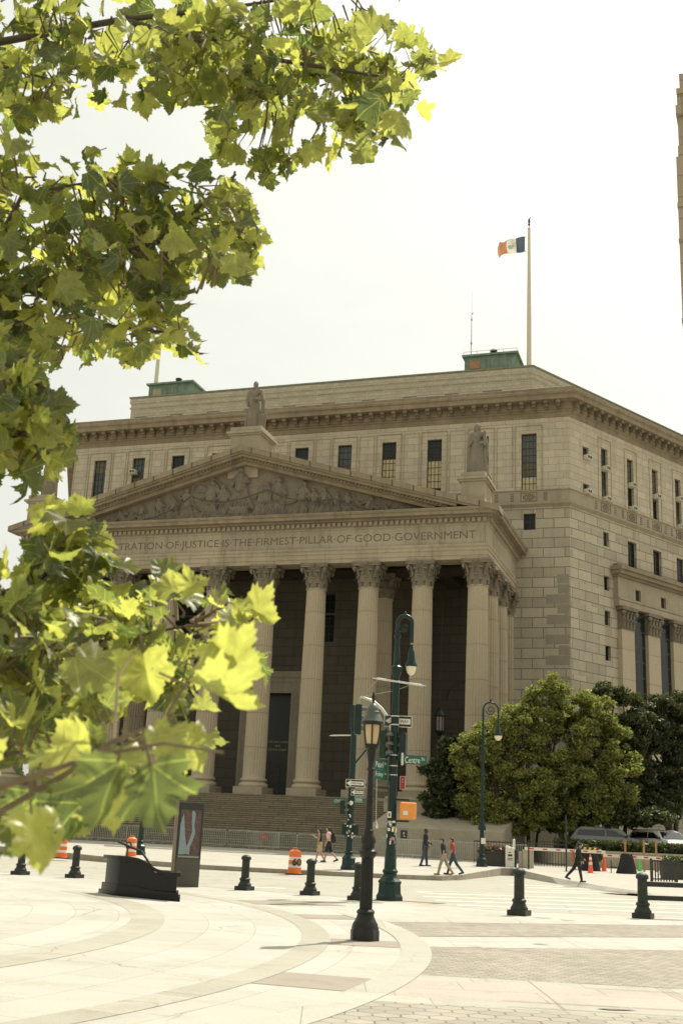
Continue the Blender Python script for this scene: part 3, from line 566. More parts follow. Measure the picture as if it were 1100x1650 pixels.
# columns
Z0,Z1,ZC,ZT=4.78,5.5,20.08,22.1
def shaft():
    b=MB(); nf=24; rings=[]; zs=[5.5,5.6,5.75]+[5.75+(ZC-5.75)*k/9 for k in range(1,10)]
    for z in zs:
        t=(z-5.5)/(ZC-5.5); r=.88-(.12)*t**1.6; ring=[]
        for j in range(nf):
            for q,(da,dr) in enumerate(((0,0),(.16,0),(.36,.055),(.58,.075),(.80,.055))):
                a=2*PI*(j+da)/nf; dd=dr if z>5.65 and z<ZC-.05 else 0
                ring.append(((r-dd)*math.cos(a),(r-dd)*math.sin(a),z))
        rings.append(ring)
    b.loft(rings); b.lathe([(.80,ZC-.02),(.83,ZC+.0),(.83,ZC+.06),(.78,ZC+.1)],32); return b
def capital():
    b=MB(); b.lathe([(.74,20.1),(.76,20.6),(.80,21.2),(.92,21.6),(1.02,21.78)],24)
    for row,(n,z,h,r,w_) in enumerate(((8,20.12,.85,.78,.26),(8,20.5,1.05,.82,.27))):
        for k in range(n):
            a=2*PI*(k+.5*row)/n; rings=[]
            for i in range(7):
                t=i/6; rr=r+.05*t+ (.30*max(0,t-.55)/.45)**1.0*(1.0); zz=z+h*math.sin(min(t*1.25,1.35)*PI/2)*(1 if t<.85 else .93); ww=w_*(1-.25*t)*(1+.12*math.sin(t*14))
                ca,sa=math.cos(a),math.sin(a)
                ring=[]
                for (s_,dr) in ((-1,-.02),(-.5,.05),(0,.08),(.5,.05),(1,-.02),(0,-.06)):
                    ring.append((ca*(rr+dr)-sa*ww*s_,sa*(rr+dr)+ca*ww*s_,zz))
                rings.append(ring)
            b.loft(rings)
    for k in range(4):
        a=PI/4+k*PI/2; ca,sa=math.cos(a),math.sin(a)
        b.tube([(ca*.85,sa*.85,20.95),(ca*.98,sa*.98,21.35),(ca*1.15,sa*1.15,21.65),(ca*1.33,sa*1.33,21.72),(ca*1.4,sa*1.4,21.58),(ca*1.33,sa*1.33,21.45),(ca*1.25,sa*1.25,21.5)],[.12,.12,.12,.12,.12,.1,.06],8)
        a=k*PI/2; ca,sa=math.cos(a),math.sin(a)
        for s_ in (-1,1): b.tube([(ca*.9-sa*s_*.3,sa*.9+ca*s_*.3,21.1),(ca*.98-sa*s_*.2,sa*.98+ca*s_*.2,21.5),(ca*1.02-sa*s_*.1,sa*1.02+ca*s_*.1,21.6)],[.07,.07,.05],6)
        b.ball((ca*1.08,sa*1.08,21.9),.17,.17,.17,8,6)
    ab=[]
    for k in range(4):
        a=PI/4+k*PI/2
        for t in (-.08,.08): ab.append((1.5*math.cos(a+t),1.5*math.sin(a+t)))
        for t in (.3,.785,1.27): rr=1.0+.28*abs(t-.785)/.5*.6; ab.append((rr*math.cos(a+t),rr*math.sin(a+t)))
    b.prism(ab,21.79,21.95); b.prism([(x*1.04,y*1.04) for x,y in ab],21.95,22.095); return b
def base():
    b=MB(); b.lathe([(1.08,4.78),(1.14,4.86),(1.14,4.98),(1.08,5.06),(.98,5.08),(.94,5.16),(.95,5.22),(1.03,5.26),(1.05,5.34),(1.02,5.42),(.92,5.44),(.90,5.5)],32); return b
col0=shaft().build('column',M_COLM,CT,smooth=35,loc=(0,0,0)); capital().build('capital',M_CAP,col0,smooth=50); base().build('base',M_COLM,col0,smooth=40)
pl=MB(); pl.box(-1.18,1.18,-1.18,1.18,4.21,4.78); pl.build('plinth',M_PL,col0)
for k in range(1,10): dupchild(col0,(-k*SP,0,0))
for v in (4.2,8.3,12.4): dupchild(col0,(0,v,0))
dupchild(col0,(-2*SP,4.2,0)); dupchild(col0,(-7*SP,4.2,0))
for v in (4.2,8.3): dupchild(col0,(-9*SP,v,0))
# entablature
EP=[(-9*SP-.85,W0),(-9*SP-.85,-.85),(.85,-.85),(.85,W0)]
b=MB(); b.sweep(EP,[(-1.7,22.1),(0,22.1),(0,22.42),(.05,22.42),(.05,22.8),(.1,22.8),(.1,23.02),(.18,23.12),(.2,23.28),(.02,23.3),(-1.7,23.3)]); b.build('architrave',M_ARC,CT)
b=MB(); b.sweep(EP,[(-1.7,23.3),(.02,23.3),(.02,24.72),(.1,24.78),(.1,24.86),(.16,24.9),(-1.7,24.9)]); b.build('frieze',M_FRZ,CT)
b=MB(); b.sweep(EP,[(-1.7,24.9),(.2,24.9),(.2,25.3),(.38,25.34),(.42,25.46),(.92,25.47),(.92,25.72),(1.0,25.76),(1.07,25.9),(1.07,25.96),(.2,26.08),(-1.7,26.08)]); b.build('portico_cornice',M_RAKE,CT)
b=MB(); x=-9*SP-1.0
while x<.95: b.box(x,x+.24,-1.19,-1.04,24.98,25.28); x+=.43
y=-.9
while y<W0-.2: b.box(1.04,1.19,y,y+.24,24.98,25.28); y+=.43
b.build('dentils',M_PL,CT)['kind']='stuff'
text('inscription','THE·TRUE·ADMINISTRATION·OF·JUSTICE·IS·THE·FIRMEST·PILLAR·OF·GOOD·GOVERNMENT',M_ENG,CT,w=38.75,h=.80,loc=(UC,-.874,23.93),ext=.004,bold=-.004)
b=MB(); b.box(-9*SP+.85,-.85,.85,W0,23.32,23.5)
for k in (0,1,2,7,8,9): b.box(-k*SP-.6,-k*SP+.6,.86,W0,22.6,23.31)
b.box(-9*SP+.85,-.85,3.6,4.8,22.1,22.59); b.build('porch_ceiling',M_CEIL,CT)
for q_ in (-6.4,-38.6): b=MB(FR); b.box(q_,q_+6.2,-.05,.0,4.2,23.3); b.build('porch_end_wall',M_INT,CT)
# porch back wall with door and windows
PW=lambda a,d,z:(a,8.2+d,z)
hol=[(-21.35,-17.6,4.2,13.0,.9)]+[(c-1.0,c+1.0,17.4,21.6,.35) for c in (-15.1,-23.8,-28.1,-10.8)]
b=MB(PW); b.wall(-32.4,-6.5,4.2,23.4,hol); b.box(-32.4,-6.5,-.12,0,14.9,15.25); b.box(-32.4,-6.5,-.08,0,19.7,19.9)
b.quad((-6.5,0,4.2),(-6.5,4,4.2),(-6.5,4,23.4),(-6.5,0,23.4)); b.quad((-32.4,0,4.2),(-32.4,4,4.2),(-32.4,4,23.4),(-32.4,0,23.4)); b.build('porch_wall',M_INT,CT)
b=MB(PW); b.box(-22.2,-21.35,-.15,.2,4.2,13.9); b.box(-17.6,-16.75,-.15,.2,4.2,13.9); b.box(-21.35,-17.6,-.15,.2,13.0,13.9); b.box(-22.5,-16.45,-.3,.0,14.3,14.85); b.box(-22.3,-16.6,-.2,0,13.9,14.3)
for s_ in (-1,1):
    for q in (2.1,2.45): b.box(UC-.05+s_*q-.03,UC-.05+s_*q+.03,-.18,-.1,4.2,13.8)
b.build('door_surround',M_PL,CT)
b=MB(PW); b.box(-21.35,-17.6,.8,.9,4.2,13.0); dr=b.build('door',M_BLACK,CT)
b=MB(PW)
for i in range(4):
    for j in range(3): b.box(-21.25+i*.93,-20.45+i*.93,.76,.8,4.4+j*1.0,5.3+j*1.0)
b.build('door_panel',M_BRZ,dr)
for j,(s_,wd) in enumerate((('NEW YORK COUNTY COURTHOUSE',2.5),('60',.45),('CENTRE STREET',1.7))): text('door_lettering',s_,mat('gilt lettering',(.5,.4,.15),.4),dr,w=wd,h=.16,loc=(-18.9,8.2+.74,8.95-j*.33))
for c in (-15.1,-23.8,-28.1,-10.8): window(PW,c-1.0,c+1.0,17.4,21.6,nx=4,nz=6)
b=MB(FR); b.box(-4.6,-1.9,-.09,-.051,4.2,10.2); o=b.build('side_door',M_BLACK,CT); g=MB(FR); n=12
ar=[(-3.25+1.6*math.cos(PI*k/n),13+1.6*math.sin(PI*k/n)) for k in range(n+1)]; g.tube([(x,-.05,z) for x,z in ar],.12,6); g.build('arch_moulding',M_INT,CT); g=MB(FR); g.box(-5,-1.5,-.15,-.051,10.2,10.6); g.build('door_lintel',M_INT,CT)
# pediment
ZA,SL=32.05,.285
def chev(b,a_,c_,half,v0,v1):
    zt=lambda u,o_:ZA-o_-SL*abs(u)
    o_=[( -half,zt(half,a_)),(0,ZA-a_),(half,zt(half,a_)),(half,zt(half,c_)),(0,ZA-c_),(-half,zt(half,c_))]
    b.loft([[(UC+u,v0,z) for u,z in o_],[(UC+u,v1,z) for u,z in o_]])
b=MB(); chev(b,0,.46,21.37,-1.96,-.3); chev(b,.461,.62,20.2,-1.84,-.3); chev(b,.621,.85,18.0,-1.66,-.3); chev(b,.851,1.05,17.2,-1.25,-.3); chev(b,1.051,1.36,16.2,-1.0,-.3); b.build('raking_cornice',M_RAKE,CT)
b=MB()
for sg in (-1,1):
    u=.9
    while u<21:
        z=ZA-SL*u; b.loft([[(UC+sg*(u-.05),-1.972,z-.03),(UC+sg*(u+.06),-1.972,z-.03-SL*.12),(UC+sg*(u+.06),-1.972,z-.46-SL*.12),(UC+sg*(u-.05),-1.972,z-.46)],[(UC+sg*(u-.05),-1.7,z+.012),(UC+sg*(u+.06),-1.7,z+.012-SL*.12),(UC+sg*(u+.06),-1.7,z-.46-SL*.12),(UC+sg*(u-.05),-1.7,z-.46)]]); u+=1.72
b.build('roof_seams',M_SEAM,CT)
b=MB()
for sg in (-1,1):
    u=.2
    while u<16.9: z=ZA-.86-SL*u; b.box(UC+sg*u-.06,UC+sg*u+.06,-1.42,-1.2,z-.12,z); u+=.3
b.build('raking_dentils',M_RAKE,CT)['kind']='stuff'
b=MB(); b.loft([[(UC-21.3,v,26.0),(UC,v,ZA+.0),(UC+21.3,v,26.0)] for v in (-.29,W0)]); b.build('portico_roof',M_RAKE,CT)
# tympanum relief as a height field
NX,NZ=620,120; ux=np.linspace(-36.2,-2.6,NX); zz=np.linspace(26.08,30.9,NZ); UX,ZZ=np.meshgrid(ux,zz); H=np.zeros_like(UX)
def cap(a,c,ra,rc,push=0.,k=1.):
    global H
    ax,az=a; dx,dz=c[0]-ax,c[1]-az; L=dx*dx+dz*dz+1e-9; t=np.clip(((UX-ax)*dx+(ZZ-az)*dz)/L,0,1); d=np.hypot(UX-ax-t*dx,ZZ-az-t*dz); r=ra+(rc-ra)*t
    H=np.maximum(H,np.where(d<r,np.sqrt(np.maximum(r*r-d*d,0))*k+push,0))
def fig(u,z0,h,lean=0,fold=5,arm=1,seat=False,seed=0):
    q=random.Random(seed); L=lambda s,t:(u+lean*t*h+s*h,z0+t*h)
    cap(L(0,.5),L(0,.78),.13*h,.115*h,.12); cap(L(0,.93),L(.01,.93),.062*h,.06*h,.2); cap(L(0,.82),L(0,.9),.04*h,.04*h,.14)
    for i in range(fold): s_=(i-(fold-1)/2)*.055; cap(L(s_*.6,.5),L(s_*1.9,.02),.045*h,.055*h,.08+.05*q.random())
    for sd_ in (-1,1):
        e=(sd_*(.17+.05*q.random()),.62+.1*(q.random()-.5)); wv=(sd_*(.05+.25*q.random()*arm),.45+.4*q.random()*arm)
        cap(L(sd_*.1,.78),L(*e),.05*h,.04*h,.14); cap(L(*e),L(*wv),.04*h,.035*h,.16)
def recl(u,z0,l,dr=1,seed=0):
    q=random.Random(seed); P=lambda s,t:(u+dr*s*l,z0+t*l)
    cap(P(0,.12),P(.3,.16),.09*l,.1*l,.12); cap(P(.3,.18),P(.42,.38),.1*l,.09*l,.14); cap(P(.46,.47),P(.46,.475),.055*l,.05*l,.2)
    cap(P(0,.12),P(-.2,.3),.07*l,.055*l,.12); cap(P(-.2,.3),P(-.42,.08),.055*l,.04*l,.12); cap(P(0,.09),P(-.45,.06),.06*l,.045*l,.1); cap(P(.4,.36),P(.6,.15),.045*l,.04*l,.14); cap(P(.38,.36),P(.15,.42),.045*l,.03*l,.14)
tt=lambda u:ZA-1.45-SL*abs(u-UC)-26.2
fig(-19.9,27.0,3.6,fold=7,seed=1)
for k,u in enumerate((-22.6,-24.6,-27.0,-28.9,-16.6,-14.6,-12.4,-10.6,-25.7,-13.3,-21.3,-18.1,-17.3,-11.5)): fig(u,26.15,min(tt(u)*.97,3.4)*(.9 if k>7 else 1),lean=(.1 if u>UC else -.1)*(k%3-.6),seed=k+3)
for k,(u,d) in enumerate(((-30.6,-1),(-32.6,-1),(-34.2,-1),(-8.7,1),(-6.8,1),(-5.0,1),(-29.8,1),(-9.7,-1))): recl(u,26.1,min(tt(u)*1.5+.25,2.6),-d,seed=k)
for (u0,u1,z0,z1,hh) in ((-21.9,-17.9,26.08,26.45,.55),(-20.6,-19.1,26.45,27.1,.6),(-16.2,-15.9,26.2,29.2,.2),(-23.9,-21.9,28.6,29.2,.15)): H=np.maximum(H,np.where((UX>u0)&(UX<u1)&(ZZ>z0)&(ZZ<z1),hh,0))
rr=np.hypot(UX+22.9,ZZ-28.4); H=np.maximum(H,np.where((rr<1.5)&(rr>1.38),.28,0)); rr=np.hypot(UX+15.6,ZZ-28.6); H=np.maximum(H,np.where((rr<1.35)&(rr>1.25)&(UX>-16),.25,0))
H+=(.03*np.sin(UX*9+3*np.sin(ZZ*3))+.045*np.sin(UX*24+4*np.sin(ZZ*2.2)))*(H>.05)+rng.normal(0,.012,H.shape)
msk=ZZ<(ZA-1.2-SL*np.abs(UX-UC)); vv=np.stack([UX.ravel(),(-.30-H*1.15).ravel(),ZZ.ravel()],1)
fs=[]; mk=msk
for j in range(NZ-1):
    row=np.nonzero(mk[j,:-1]&mk[j,1:]|mk[j+1,:-1]&mk[j+1,1:])[0]; 
    for i in row: k=j*NX+int(i); fs.append((k,k+1,k+NX+1,k+NX))
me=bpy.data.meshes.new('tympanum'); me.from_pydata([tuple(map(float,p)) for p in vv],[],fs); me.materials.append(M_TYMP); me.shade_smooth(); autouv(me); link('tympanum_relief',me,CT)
cab=[(-28.3,26.3),(-27.05,26.55),(-25.62,27.13),(-24.11,28.14),(-22.83,27.71),(-20.97,27.51),(-19.22,27.8),(-17.29,28.37),(-15.68,27.63),(-13.57,27.17),(-11.43,27.33),(-10.37,26.87),(-8.29,26.26)]
b=MB(); b.tube([(u,-.97,z) for u,z in cab],.045,6); b.build('netting_cable',M_SEAM,CT)
# pedestals on the pediment
def ped(u0,u1,z0,z1,v0=-.6,v1=2.6):
    b=MB(); b.box(u0+.15,u1-.15,v0+.15,v1-.15,z0-2.2,z1-.75); b.box(u0,u1,v0,v1,z1-.75,z1-.6); b.box(u0-.15,u1+.15,v0-.15,v1+.15,z1-.6,z1-.42); b.box(u0+.1,u1-.1,v0+.1,v1-.1,z1-.42,z1); b.build('statue_pedestal',M_PL,CT)
ped(-21.3,-18.3,31.9,34.2); ped(-1.5,.65,27.6,29.15); ped(-40.2,-38.05,27.6,29.15)
ca_,sa_=math.cos(R(-18.456)),math.sin(R(-18.456))
def CW(u,v,z): return (10.597+u*ca_-v*sa_,84.813+u*sa_+v*ca_,z)
RZ=R(-18.456)
# ================= statues =================
def statue(name,label,loc,h,book=True,side='pillar',m=M_TYMP,seed=1):
    q=random.Random(seed); b=MB(); s=h
    b.box(-.30*s,.30*s,-.20*s,.20*s,0,.035*s)
    for i in range(17):      # robe folds from the waist to the hem
        a=2*PI*i/17; r1=.075+.012*q.random(); r0=.125+.03*q.random()
        b.capsule((r1*s*math.cos(a),r1*.8*s*math.sin(a),.56*s),(r0*s*math.cos(a),r0*.85*s*math.sin(a),.06*s),.045*s,(.03+.018*q.random())*s,8,3)
    b.capsule((0,0,.1*s),(0,0,.55*s),.11*s,.10*s); b.capsule((0,0,.52*s),(0,-.005*s,.74*s),.105*s,.10*s,sq=.8)
    b.capsule((-.11*s,0,.785*s),(.11*s,0,.785*s),.055*s); b.capsule((0,0,.78*s),(0,-.01*s,.87*s),.042*s,.036*s)
    b.ball((0,-.012*s,.925*s),.052*s,.06*s,.068*s); b.ball((0,-.075*s,.918*s),.012*s,.018*s,.02*s,6,5); b.ball((0,.012*s,.94*s),.058*s,.058*s,.064*s)
    if book: b.ball((0,-.05*s,.875*s),.038*s,.035*s,.045*s,8,6)
    else:
        for sd_ in (-1,1): b.capsule((sd_*.05*s,.0,.94*s),(sd_*.065*s,.0,.8*s),.025*s,.02*s,6,3)
    # cloak swags across the chest
    for k in range(5): b.tube([(-.13*s,-.03*s,(.74-.03*k)*s),(-.02*s,-.105*s,(.66-.035*k)*s),(.12*s,-.05*s,(.62-.03*k)*s)],[.018*s,.022*s,.02*s],6)
    # arms
    b.capsule((-.15*s,0,.775*s),(-.175*s,-.02*s,.60*s),.05*s,.045*s); b.capsule((-.175*s,-.02*s,.60*s),(-.12*s,-.10*s,(.62 if not book else .50)*s),.042*s,.028*s)
    b.ball((-.115*s,-.115*s,(.63 if not book else .49)*s),.026*s,.03*s,.03*s,7,5)
    b.capsule((.15*s,0,.775*s),(.20*s,-.02*s,.63*s),.05*s,.045*s); b.capsule((.20*s,-.02*s,.63*s),(.13*s,-.13*s,.60*s),.045*s,.03*s)
    for k in range(4): b.capsule((.115*s-.008*k*s,-.15*s,(.605-.012*k)*s),(.09*s-.008*k*s,-.165*s,(.60-.012*k)*s),.008*s,None,5,2)
    for k in range(4): b.capsule(((.19+.012*k)*s,.01*s,.62*s),((.20+.016*k)*s,.0,(.44-.02*k)*s),.026*s,.02*s,6,3)
    if book: b.cbox((.12*s,-.16*s,.60*s),(.16*s,.10*s,.05*s),.2)
    else: b.cbox((.19*s,-.10*s,.66*s),(.05*s,.05*s,.22*s),.1); b.ball((.19*s,-.10*s,.78*s),.04*s,.04*s,.05*s,7,5)
    if side=='pillar':
        b.lathe([(.085*s,.03*s),(.085*s,.30*s),(.075*s,.33*s),(.04*s,.345*s)],14,(.20*s,-.02*s,0)); b.lathe([(.03*s,0),(.045*s,.03*s),(.03*s,.06*s),(.02*s,.08*s)],10,(.2*s,-.02*s,.34*s))
        b.capsule((.28*s,.03*s,.34*s),(.27*s,.0,.08*s),.03*s,.035*s); b.capsule((-.2*s,.02*s,.05*s),(-.16*s,.02*s,.42*s),.05*s,.035*s)
    else:
        for k in range(3): b.capsule(((-.16-.02*k)*s,.02*s,.6*s),((-.15-.03*k)*s,0,.07*s),.035*s,.03*s,7,3)
        b.capsule((.17*s,.02*s,.5*s),(.2*s,.02*s,.08*s),.045*s,.05*s)
    for f_ in (-.06,.05): b.ball((f_*s,-.14*s,.055*s),.03*s,.055*s,.025*s,8,5)
    b.v=[(x*.78,y*.82,z) for x,y,z in b.v]; o=b.build(name,m); bake(o,.02,0); o.location=loc; o.rotation_euler=(0,0,RZ); tag(o,label,'statue'); return o
statue('robed_statue','bearded stone man in a toga holding a book on the pediment peak',CW(-19.8,1,34.2),4.7,True,'pillar',seed=2)
statue('robed_statue','stone robed woman on the pedestal above the right corner of the pediment',CW(-.42,1,29.15),4.55,False,'none',seed=5)
statue('robed_statue','stone robed figure half hidden by leaves above the left corner of the pediment',CW(-39.1,1,29.15),4.3,False,'none',seed=5)
# ================= roof things =================
def penthouse(loc,label,orange=True):
    t=thing('roof_hut',label,'roof hut',loc,RZ)
    b=MB(); b.box(-2.6,2.6,-1.8,1.8,0,2.6); 
    for k in range(13): b.box(-2.6+k*.43-.02,-2.6+k*.43+.02,-1.83,-1.8,0,2.5)
    b.build('wall',M_COPR,t)
    b=MB(); b.box(-2.85,2.85,-2.1,2.1,2.6,2.8); b.loft([[(-2.85,-2.1,2.8),(2.85,-2.1,2.8),(2.85,2.1,2.8),(-2.85,2.1,2.8)],[(-1.5,-.5,3.45),(1.5,-.5,3.45),(1.5,.5,3.45),(-1.5,.5,3.45)]]); r_=b.build('roof',M_COPR,t)
    b=MB(); b.lathe([(.14,3.4),(.14,3.7),(.34,3.75),(.38,3.95),(.3,4.0)],12); b.build('roof_vent',M_BLACK,r_)
    b=MB(); b.box(-2.1,-1.1,-1.86,-1.8,1.3,2.1); b.build('window',mat('rusty panel',(.42,.2,.09),.8) if orange else mat('dusty panel',(.4,.33,.2),.8),t)
    if orange:
        b=MB(); 
        for z in (3.05,): b.tube([(-2.7,-1.95,z+.1),(2.7,-1.95,z+.1)],.03,5); b.tube([(-2.7,1.95,z+.1),(2.7,1.95,z+.1)],.03,5)
        for x in (-2.7,-1.35,0,1.35,2.7): b.tube([(x,-1.95,2.8),(x,-1.95,3.18)],.03,5)
        b.build('railing',M_SILV,t)
    return t
penthouse(CW(-3.4,23.5,46.1),'green copper roof hut with an orange panel beside the flagpole')
penthouse(CW(-38.9,23.5,45.9),'green copper roof hut above the left end of the facade',False)
def pole(loc,h,label):
    t=thing('flagpole',label,'flagpole',loc,0); b=MB(); b.lathe([(.24,0),(.22,h*.4),(.13,h)],14); b.build('pole',mat('pale painted pole',(.62,.56,.42),.6,.05),t,smooth=40)
    b=MB(); b.lathe([(.08,0),(.14,.1),(.04,.2),(.04,.45),(.12,.5),(.12,.62),(.05,.7)],10,(0,0,h)); b.ball((0,0,h+.95),.12,.1,.3); b.capsule((0,0,h+1.1),(.12,0,h+1.45),.07,.03); b.build('finial',M_BRZ,t,smooth=40); return t
pole(CW(.45,22,46.0),16.6,'tall pale flagpole with the flag near the roof corner'); pole(CW(-40.9,22,45.5),15,'pale flagpole mostly hidden by leaves on the left of the roof')
b=MB(); nx,nz=36,14; V_=[]
for i in range(nx+1):
    for j in range(nz+1):
        s_=i/nx; t_=j/nz; x=-.3-2.75*s_; droop=.25*s_+ (.55*max(0,s_-.7)/.3 if t_<.35 else 0)*1.0
        y=.22*math.sin(s_*7+t_*1.5)*(.3+s_)+.1*math.sin(s_*13-t_*3); z=1.75*t_*(1-.12*s_)-droop*.55+.08*math.sin(s_*6+1)+.18*s_
        V_.append((x+.12*math.sin(t_*4+s_*3)*s_,y,z))
F_=[(i*(nz+1)+j,(i+1)*(nz+1)+j,(i+1)*(nz+1)+j+1,i*(nz+1)+j+1) for i in range(nx) for j in range(nz)]
fl=thing('flag','blue white and orange flag blowing left from the flagpole','flag',CW(.33,22,60.05),RZ)
def clothm(n,c): 
    m=leafmat(n,c,c,trans=.35,gloss=.0,tint=(1.2,1.2,1.15)); return m
for nm,mm,lo,hi in (('blue_band',clothm('flag blue',(.10,.12,.15)),0,12),('white_band',clothm('flag white',(.75,.73,.64)),12,24),('orange_band',clothm('flag orange',(.6,.3,.16)),24,36)):
    b=MB(); b.add(V_[lo*(nz+1):(hi+1)*(nz+1)],[tuple(i-lo*(nz+1) for i in f) for k,f in enumerate(F_) if lo<=k//nz<hi]); o=b.build(nm,mm,fl,recalc=False,smooth=80); o.data.attributes.new('rnd','FLOAT','POINT')
b=MB(); b.tube([(-.1,0,.1),(-.32,0,0)],.02,4); b.tube([(-.1,0,1.7),(-.32,0,1.72)],.02,4); 
for (z,h) in ((.85,.35),): b.ball((-1.7,.0,z+.1),.34,.03,.3,16,8)
b.build('emblem',mat('emblem blue',(.12,.14,.2),.8),fl)
t=thing('radio_mast','thin radio antenna mast beside the green roof hut','antenna',CW(-5.85,24,47.5)); b=MB(); b.lathe([(.05,0),(.045,4),(.03,7.3)],8); b.lathe([(.015,7.3),(.01,9.6)],6); b.build('mast',M_STEEL,t)
b=MB(); b.lathe([(.1,0),(.1,.2)],8,(0,0,3.7)); b.lathe([(.09,0),(.09,.16)],8,(0,0,6.4)); b.tube([(0,0,7.1),(.15,0,7.25)],.05,6); b.build('bracket',M_STEEL,t)
# porch lantern
t=thing('hanging_lantern','dark iron lantern hanging in the portico beside the end column','lantern',CW(-4.14,6,9.25),RZ)
b=MB(); b.lathe([(.03,0),(.1,.1),(.06,.2),(.34,.45),(.4,.55),(.4,.62),(.28,.64)],8); b.lathe([(.4,1.7),(.46,1.78),(.4,1.9),(.25,2.2),(.1,2.4),(.05,2.5)],8)
for k in range(8): a=2*PI*k/8; b.tube([(.36*math.cos(a),.36*math.sin(a),.6),(.38*math.cos(a),.38*math.sin(a),1.75)],.035,4)
b.build('frame',M_BLACK,t); b=MB(); b.lathe([(.3,.64),(.32,1.7)],8); b.build('glass',mat('dusty lantern glass',(.4,.37,.28),.4),t); b=MB(); b.tube([(0,0,2.48),(0,0,13.4)],.035,5); b.build('chain',M_BLACK,t)
# distant tower at the right edge
t=thing('stone_tower','tall beige stepped stone tower cut by the right edge','tower',(0,0,0))
def tb(b,x0,z0,z1,y0=150.,dy=0): x0=x0-.42; b.prism([(x0,y0-dy),(x0+40,y0-dy-8),(x0+60,y0+40),(x0*1.30+4,y0+45)],z0,z1)
b=MB(); tb(b,48.5,0,112.5); tb(b,48.05,108.6,110.2,150,.6); tb(b,48.35,112.5,113.4,150,.3); tb(b,49.3,113.4,117,151); b.build('shaft',M_TOWER,t)
b=MB(); tb(b,47.72,0,101,149,0); tb(b,48.1,101,103,149.2); tb(b,47.55,92.5,93.2,148.8); tb(b,47.55,86.8,87.3,148.8); tb(b,47.55,74,74.6,148.8); b.build('lower_wing',M_TOWER,t)
# ================= trees beyond the street =================
M_LFB=leafmat('street tree leaf',(.10,.125,.045),(.37,.36,.11),trans=.4,tint=(1.6,1.7,1.0),gloss=.02,rough=.5); M_LFD=leafmat('dark tree leaf',(.035,.05,.02),(.085,.10,.04),trans=.3,gloss=.04,rough=.5)
def foliage(name,parent,pts,size,m,up=.35,elong=1.7,rs=None):
    rs=rs or rng; n=len(pts); d=rs.normal(size=(n,3)); d[:,2]+=up*0; d/=np.linalg.norm(d,axis=1,keepdims=True)
    nrm=rs.normal(size=(n,3)); nrm[:,2]=np.abs(nrm[:,2])+up; nrm/=np.linalg.norm(nrm,axis=1,keepdims=True)
    a=np.cross(nrm,d); a/=np.linalg.norm(a,axis=1,keepdims=True)+1e-9; c=np.cross(a,nrm); s=size*rs.uniform(.6,1.3,(n,1))
    v=np.stack([pts-c*s*elong*.5,pts+a*s*.42-nrm*s*.08,pts+c*s*elong*.5,pts-a*s*.42-nrm*s*.08],1).reshape(-1,3)
    me=bpy.data.meshes.new(name); me.vertices.add(4*n); me.vertices.foreach_set('co',v.astype('f').ravel()); me.loops.add(4*n); me.loops.foreach_set('vertex_index',np.arange(4*n,dtype='i')); me.polygons.add(n); me.polygons.foreach_set('loop_start',np.arange(0,4*n,4,dtype='i')); me.polygons.foreach_set('loop_total',np.full(n,4,'i')); me.update(calc_edges=True); me.validate()
    at=me.attributes.new('rnd','FLOAT','POINT'); at.data.foreach_set('value',np.repeat(rs.uniform(0,1,n),4).astype('f')); me.materials.append(m); return link(name,me,parent)
def tree(loc,label,clumps,dens,size,m,trunks,group,seed):
    # clumps: (x,y,z,rx,rz) in tree coordinates; trunks: base spread
    t=thing('street_tree',label,'tree',loc,0,group); rs=np.random.default_rng(seed); q=random.Random(seed); P=[]
    for (x,y,z,r,h) in clumps:
        for _ in range(int(6+r*r*4)):        # each limb end is a ragged tuft
            dv=rs.normal(size=3); dv/=np.linalg.norm(dv); k=rs.uniform(.45,1.0)**.6; c=np.array([x,y,z])+dv*np.array([r,r,h])*k
            rr=rs.uniform(.28,.62); n=int(dens*rr*rr*52); e=rs.normal(size=(n,3)); e/=np.linalg.norm(e,axis=1,keepdims=True); e*=rs.uniform(.15,1,(n,1))**.7
            P.append(c+e*np.array([rr*1.2,rr*1.2,rr*.85]))
    foliage('crown',t,np.concatenate(P),size,m,rs=rs)
    b=MB()
    for (x0,x1,y1,z1,r) in trunks: b.tube([(x0,0,0),(x0+(x1-x0)*.2,y1*.2,z1*.35),(x0+(x1-x0)*.6,y1*.6,z1*.7),(x1,y1,z1)],[r,r*.85,r*.65,r*.4],9)
    b.build('trunk',M_BARK,t,smooth=60); b=MB()
    for (x,y,z,r,h) in clumps:
        tr=min(trunks,key=lambda T:abs(T[1]-x)+abs(T[2]-y)); f0=.55+.3*q.random(); s0=(tr[0]+(tr[1]-tr[0])*f0,tr[2]*f0,tr[3]*f0)
        mid=((s0[0]+x)/2+q.uniform(-.2,.2),(s0[1]+y)/2,(s0[2]+z)/2-.2); b.tube([s0,mid,(x,y,z)],[tr[4]*.35,tr[4]*.25,.04],6)
        for k in range(4):
            a=q.uniform(0,2*PI); e=(x+r*.8*math.cos(a),y+r*.8*math.sin(a),z+h*q.uniform(0,.7)); b.tube([mid,((mid[0]+e[0])/2,(mid[1]+e[1])/2,(mid[2]+e[2])/2+.15),e],[.05,.035,.012],5)
    b.build('branches',M_BARK,t,smooth=60); return t
G='trees in front of the courthouse wall'
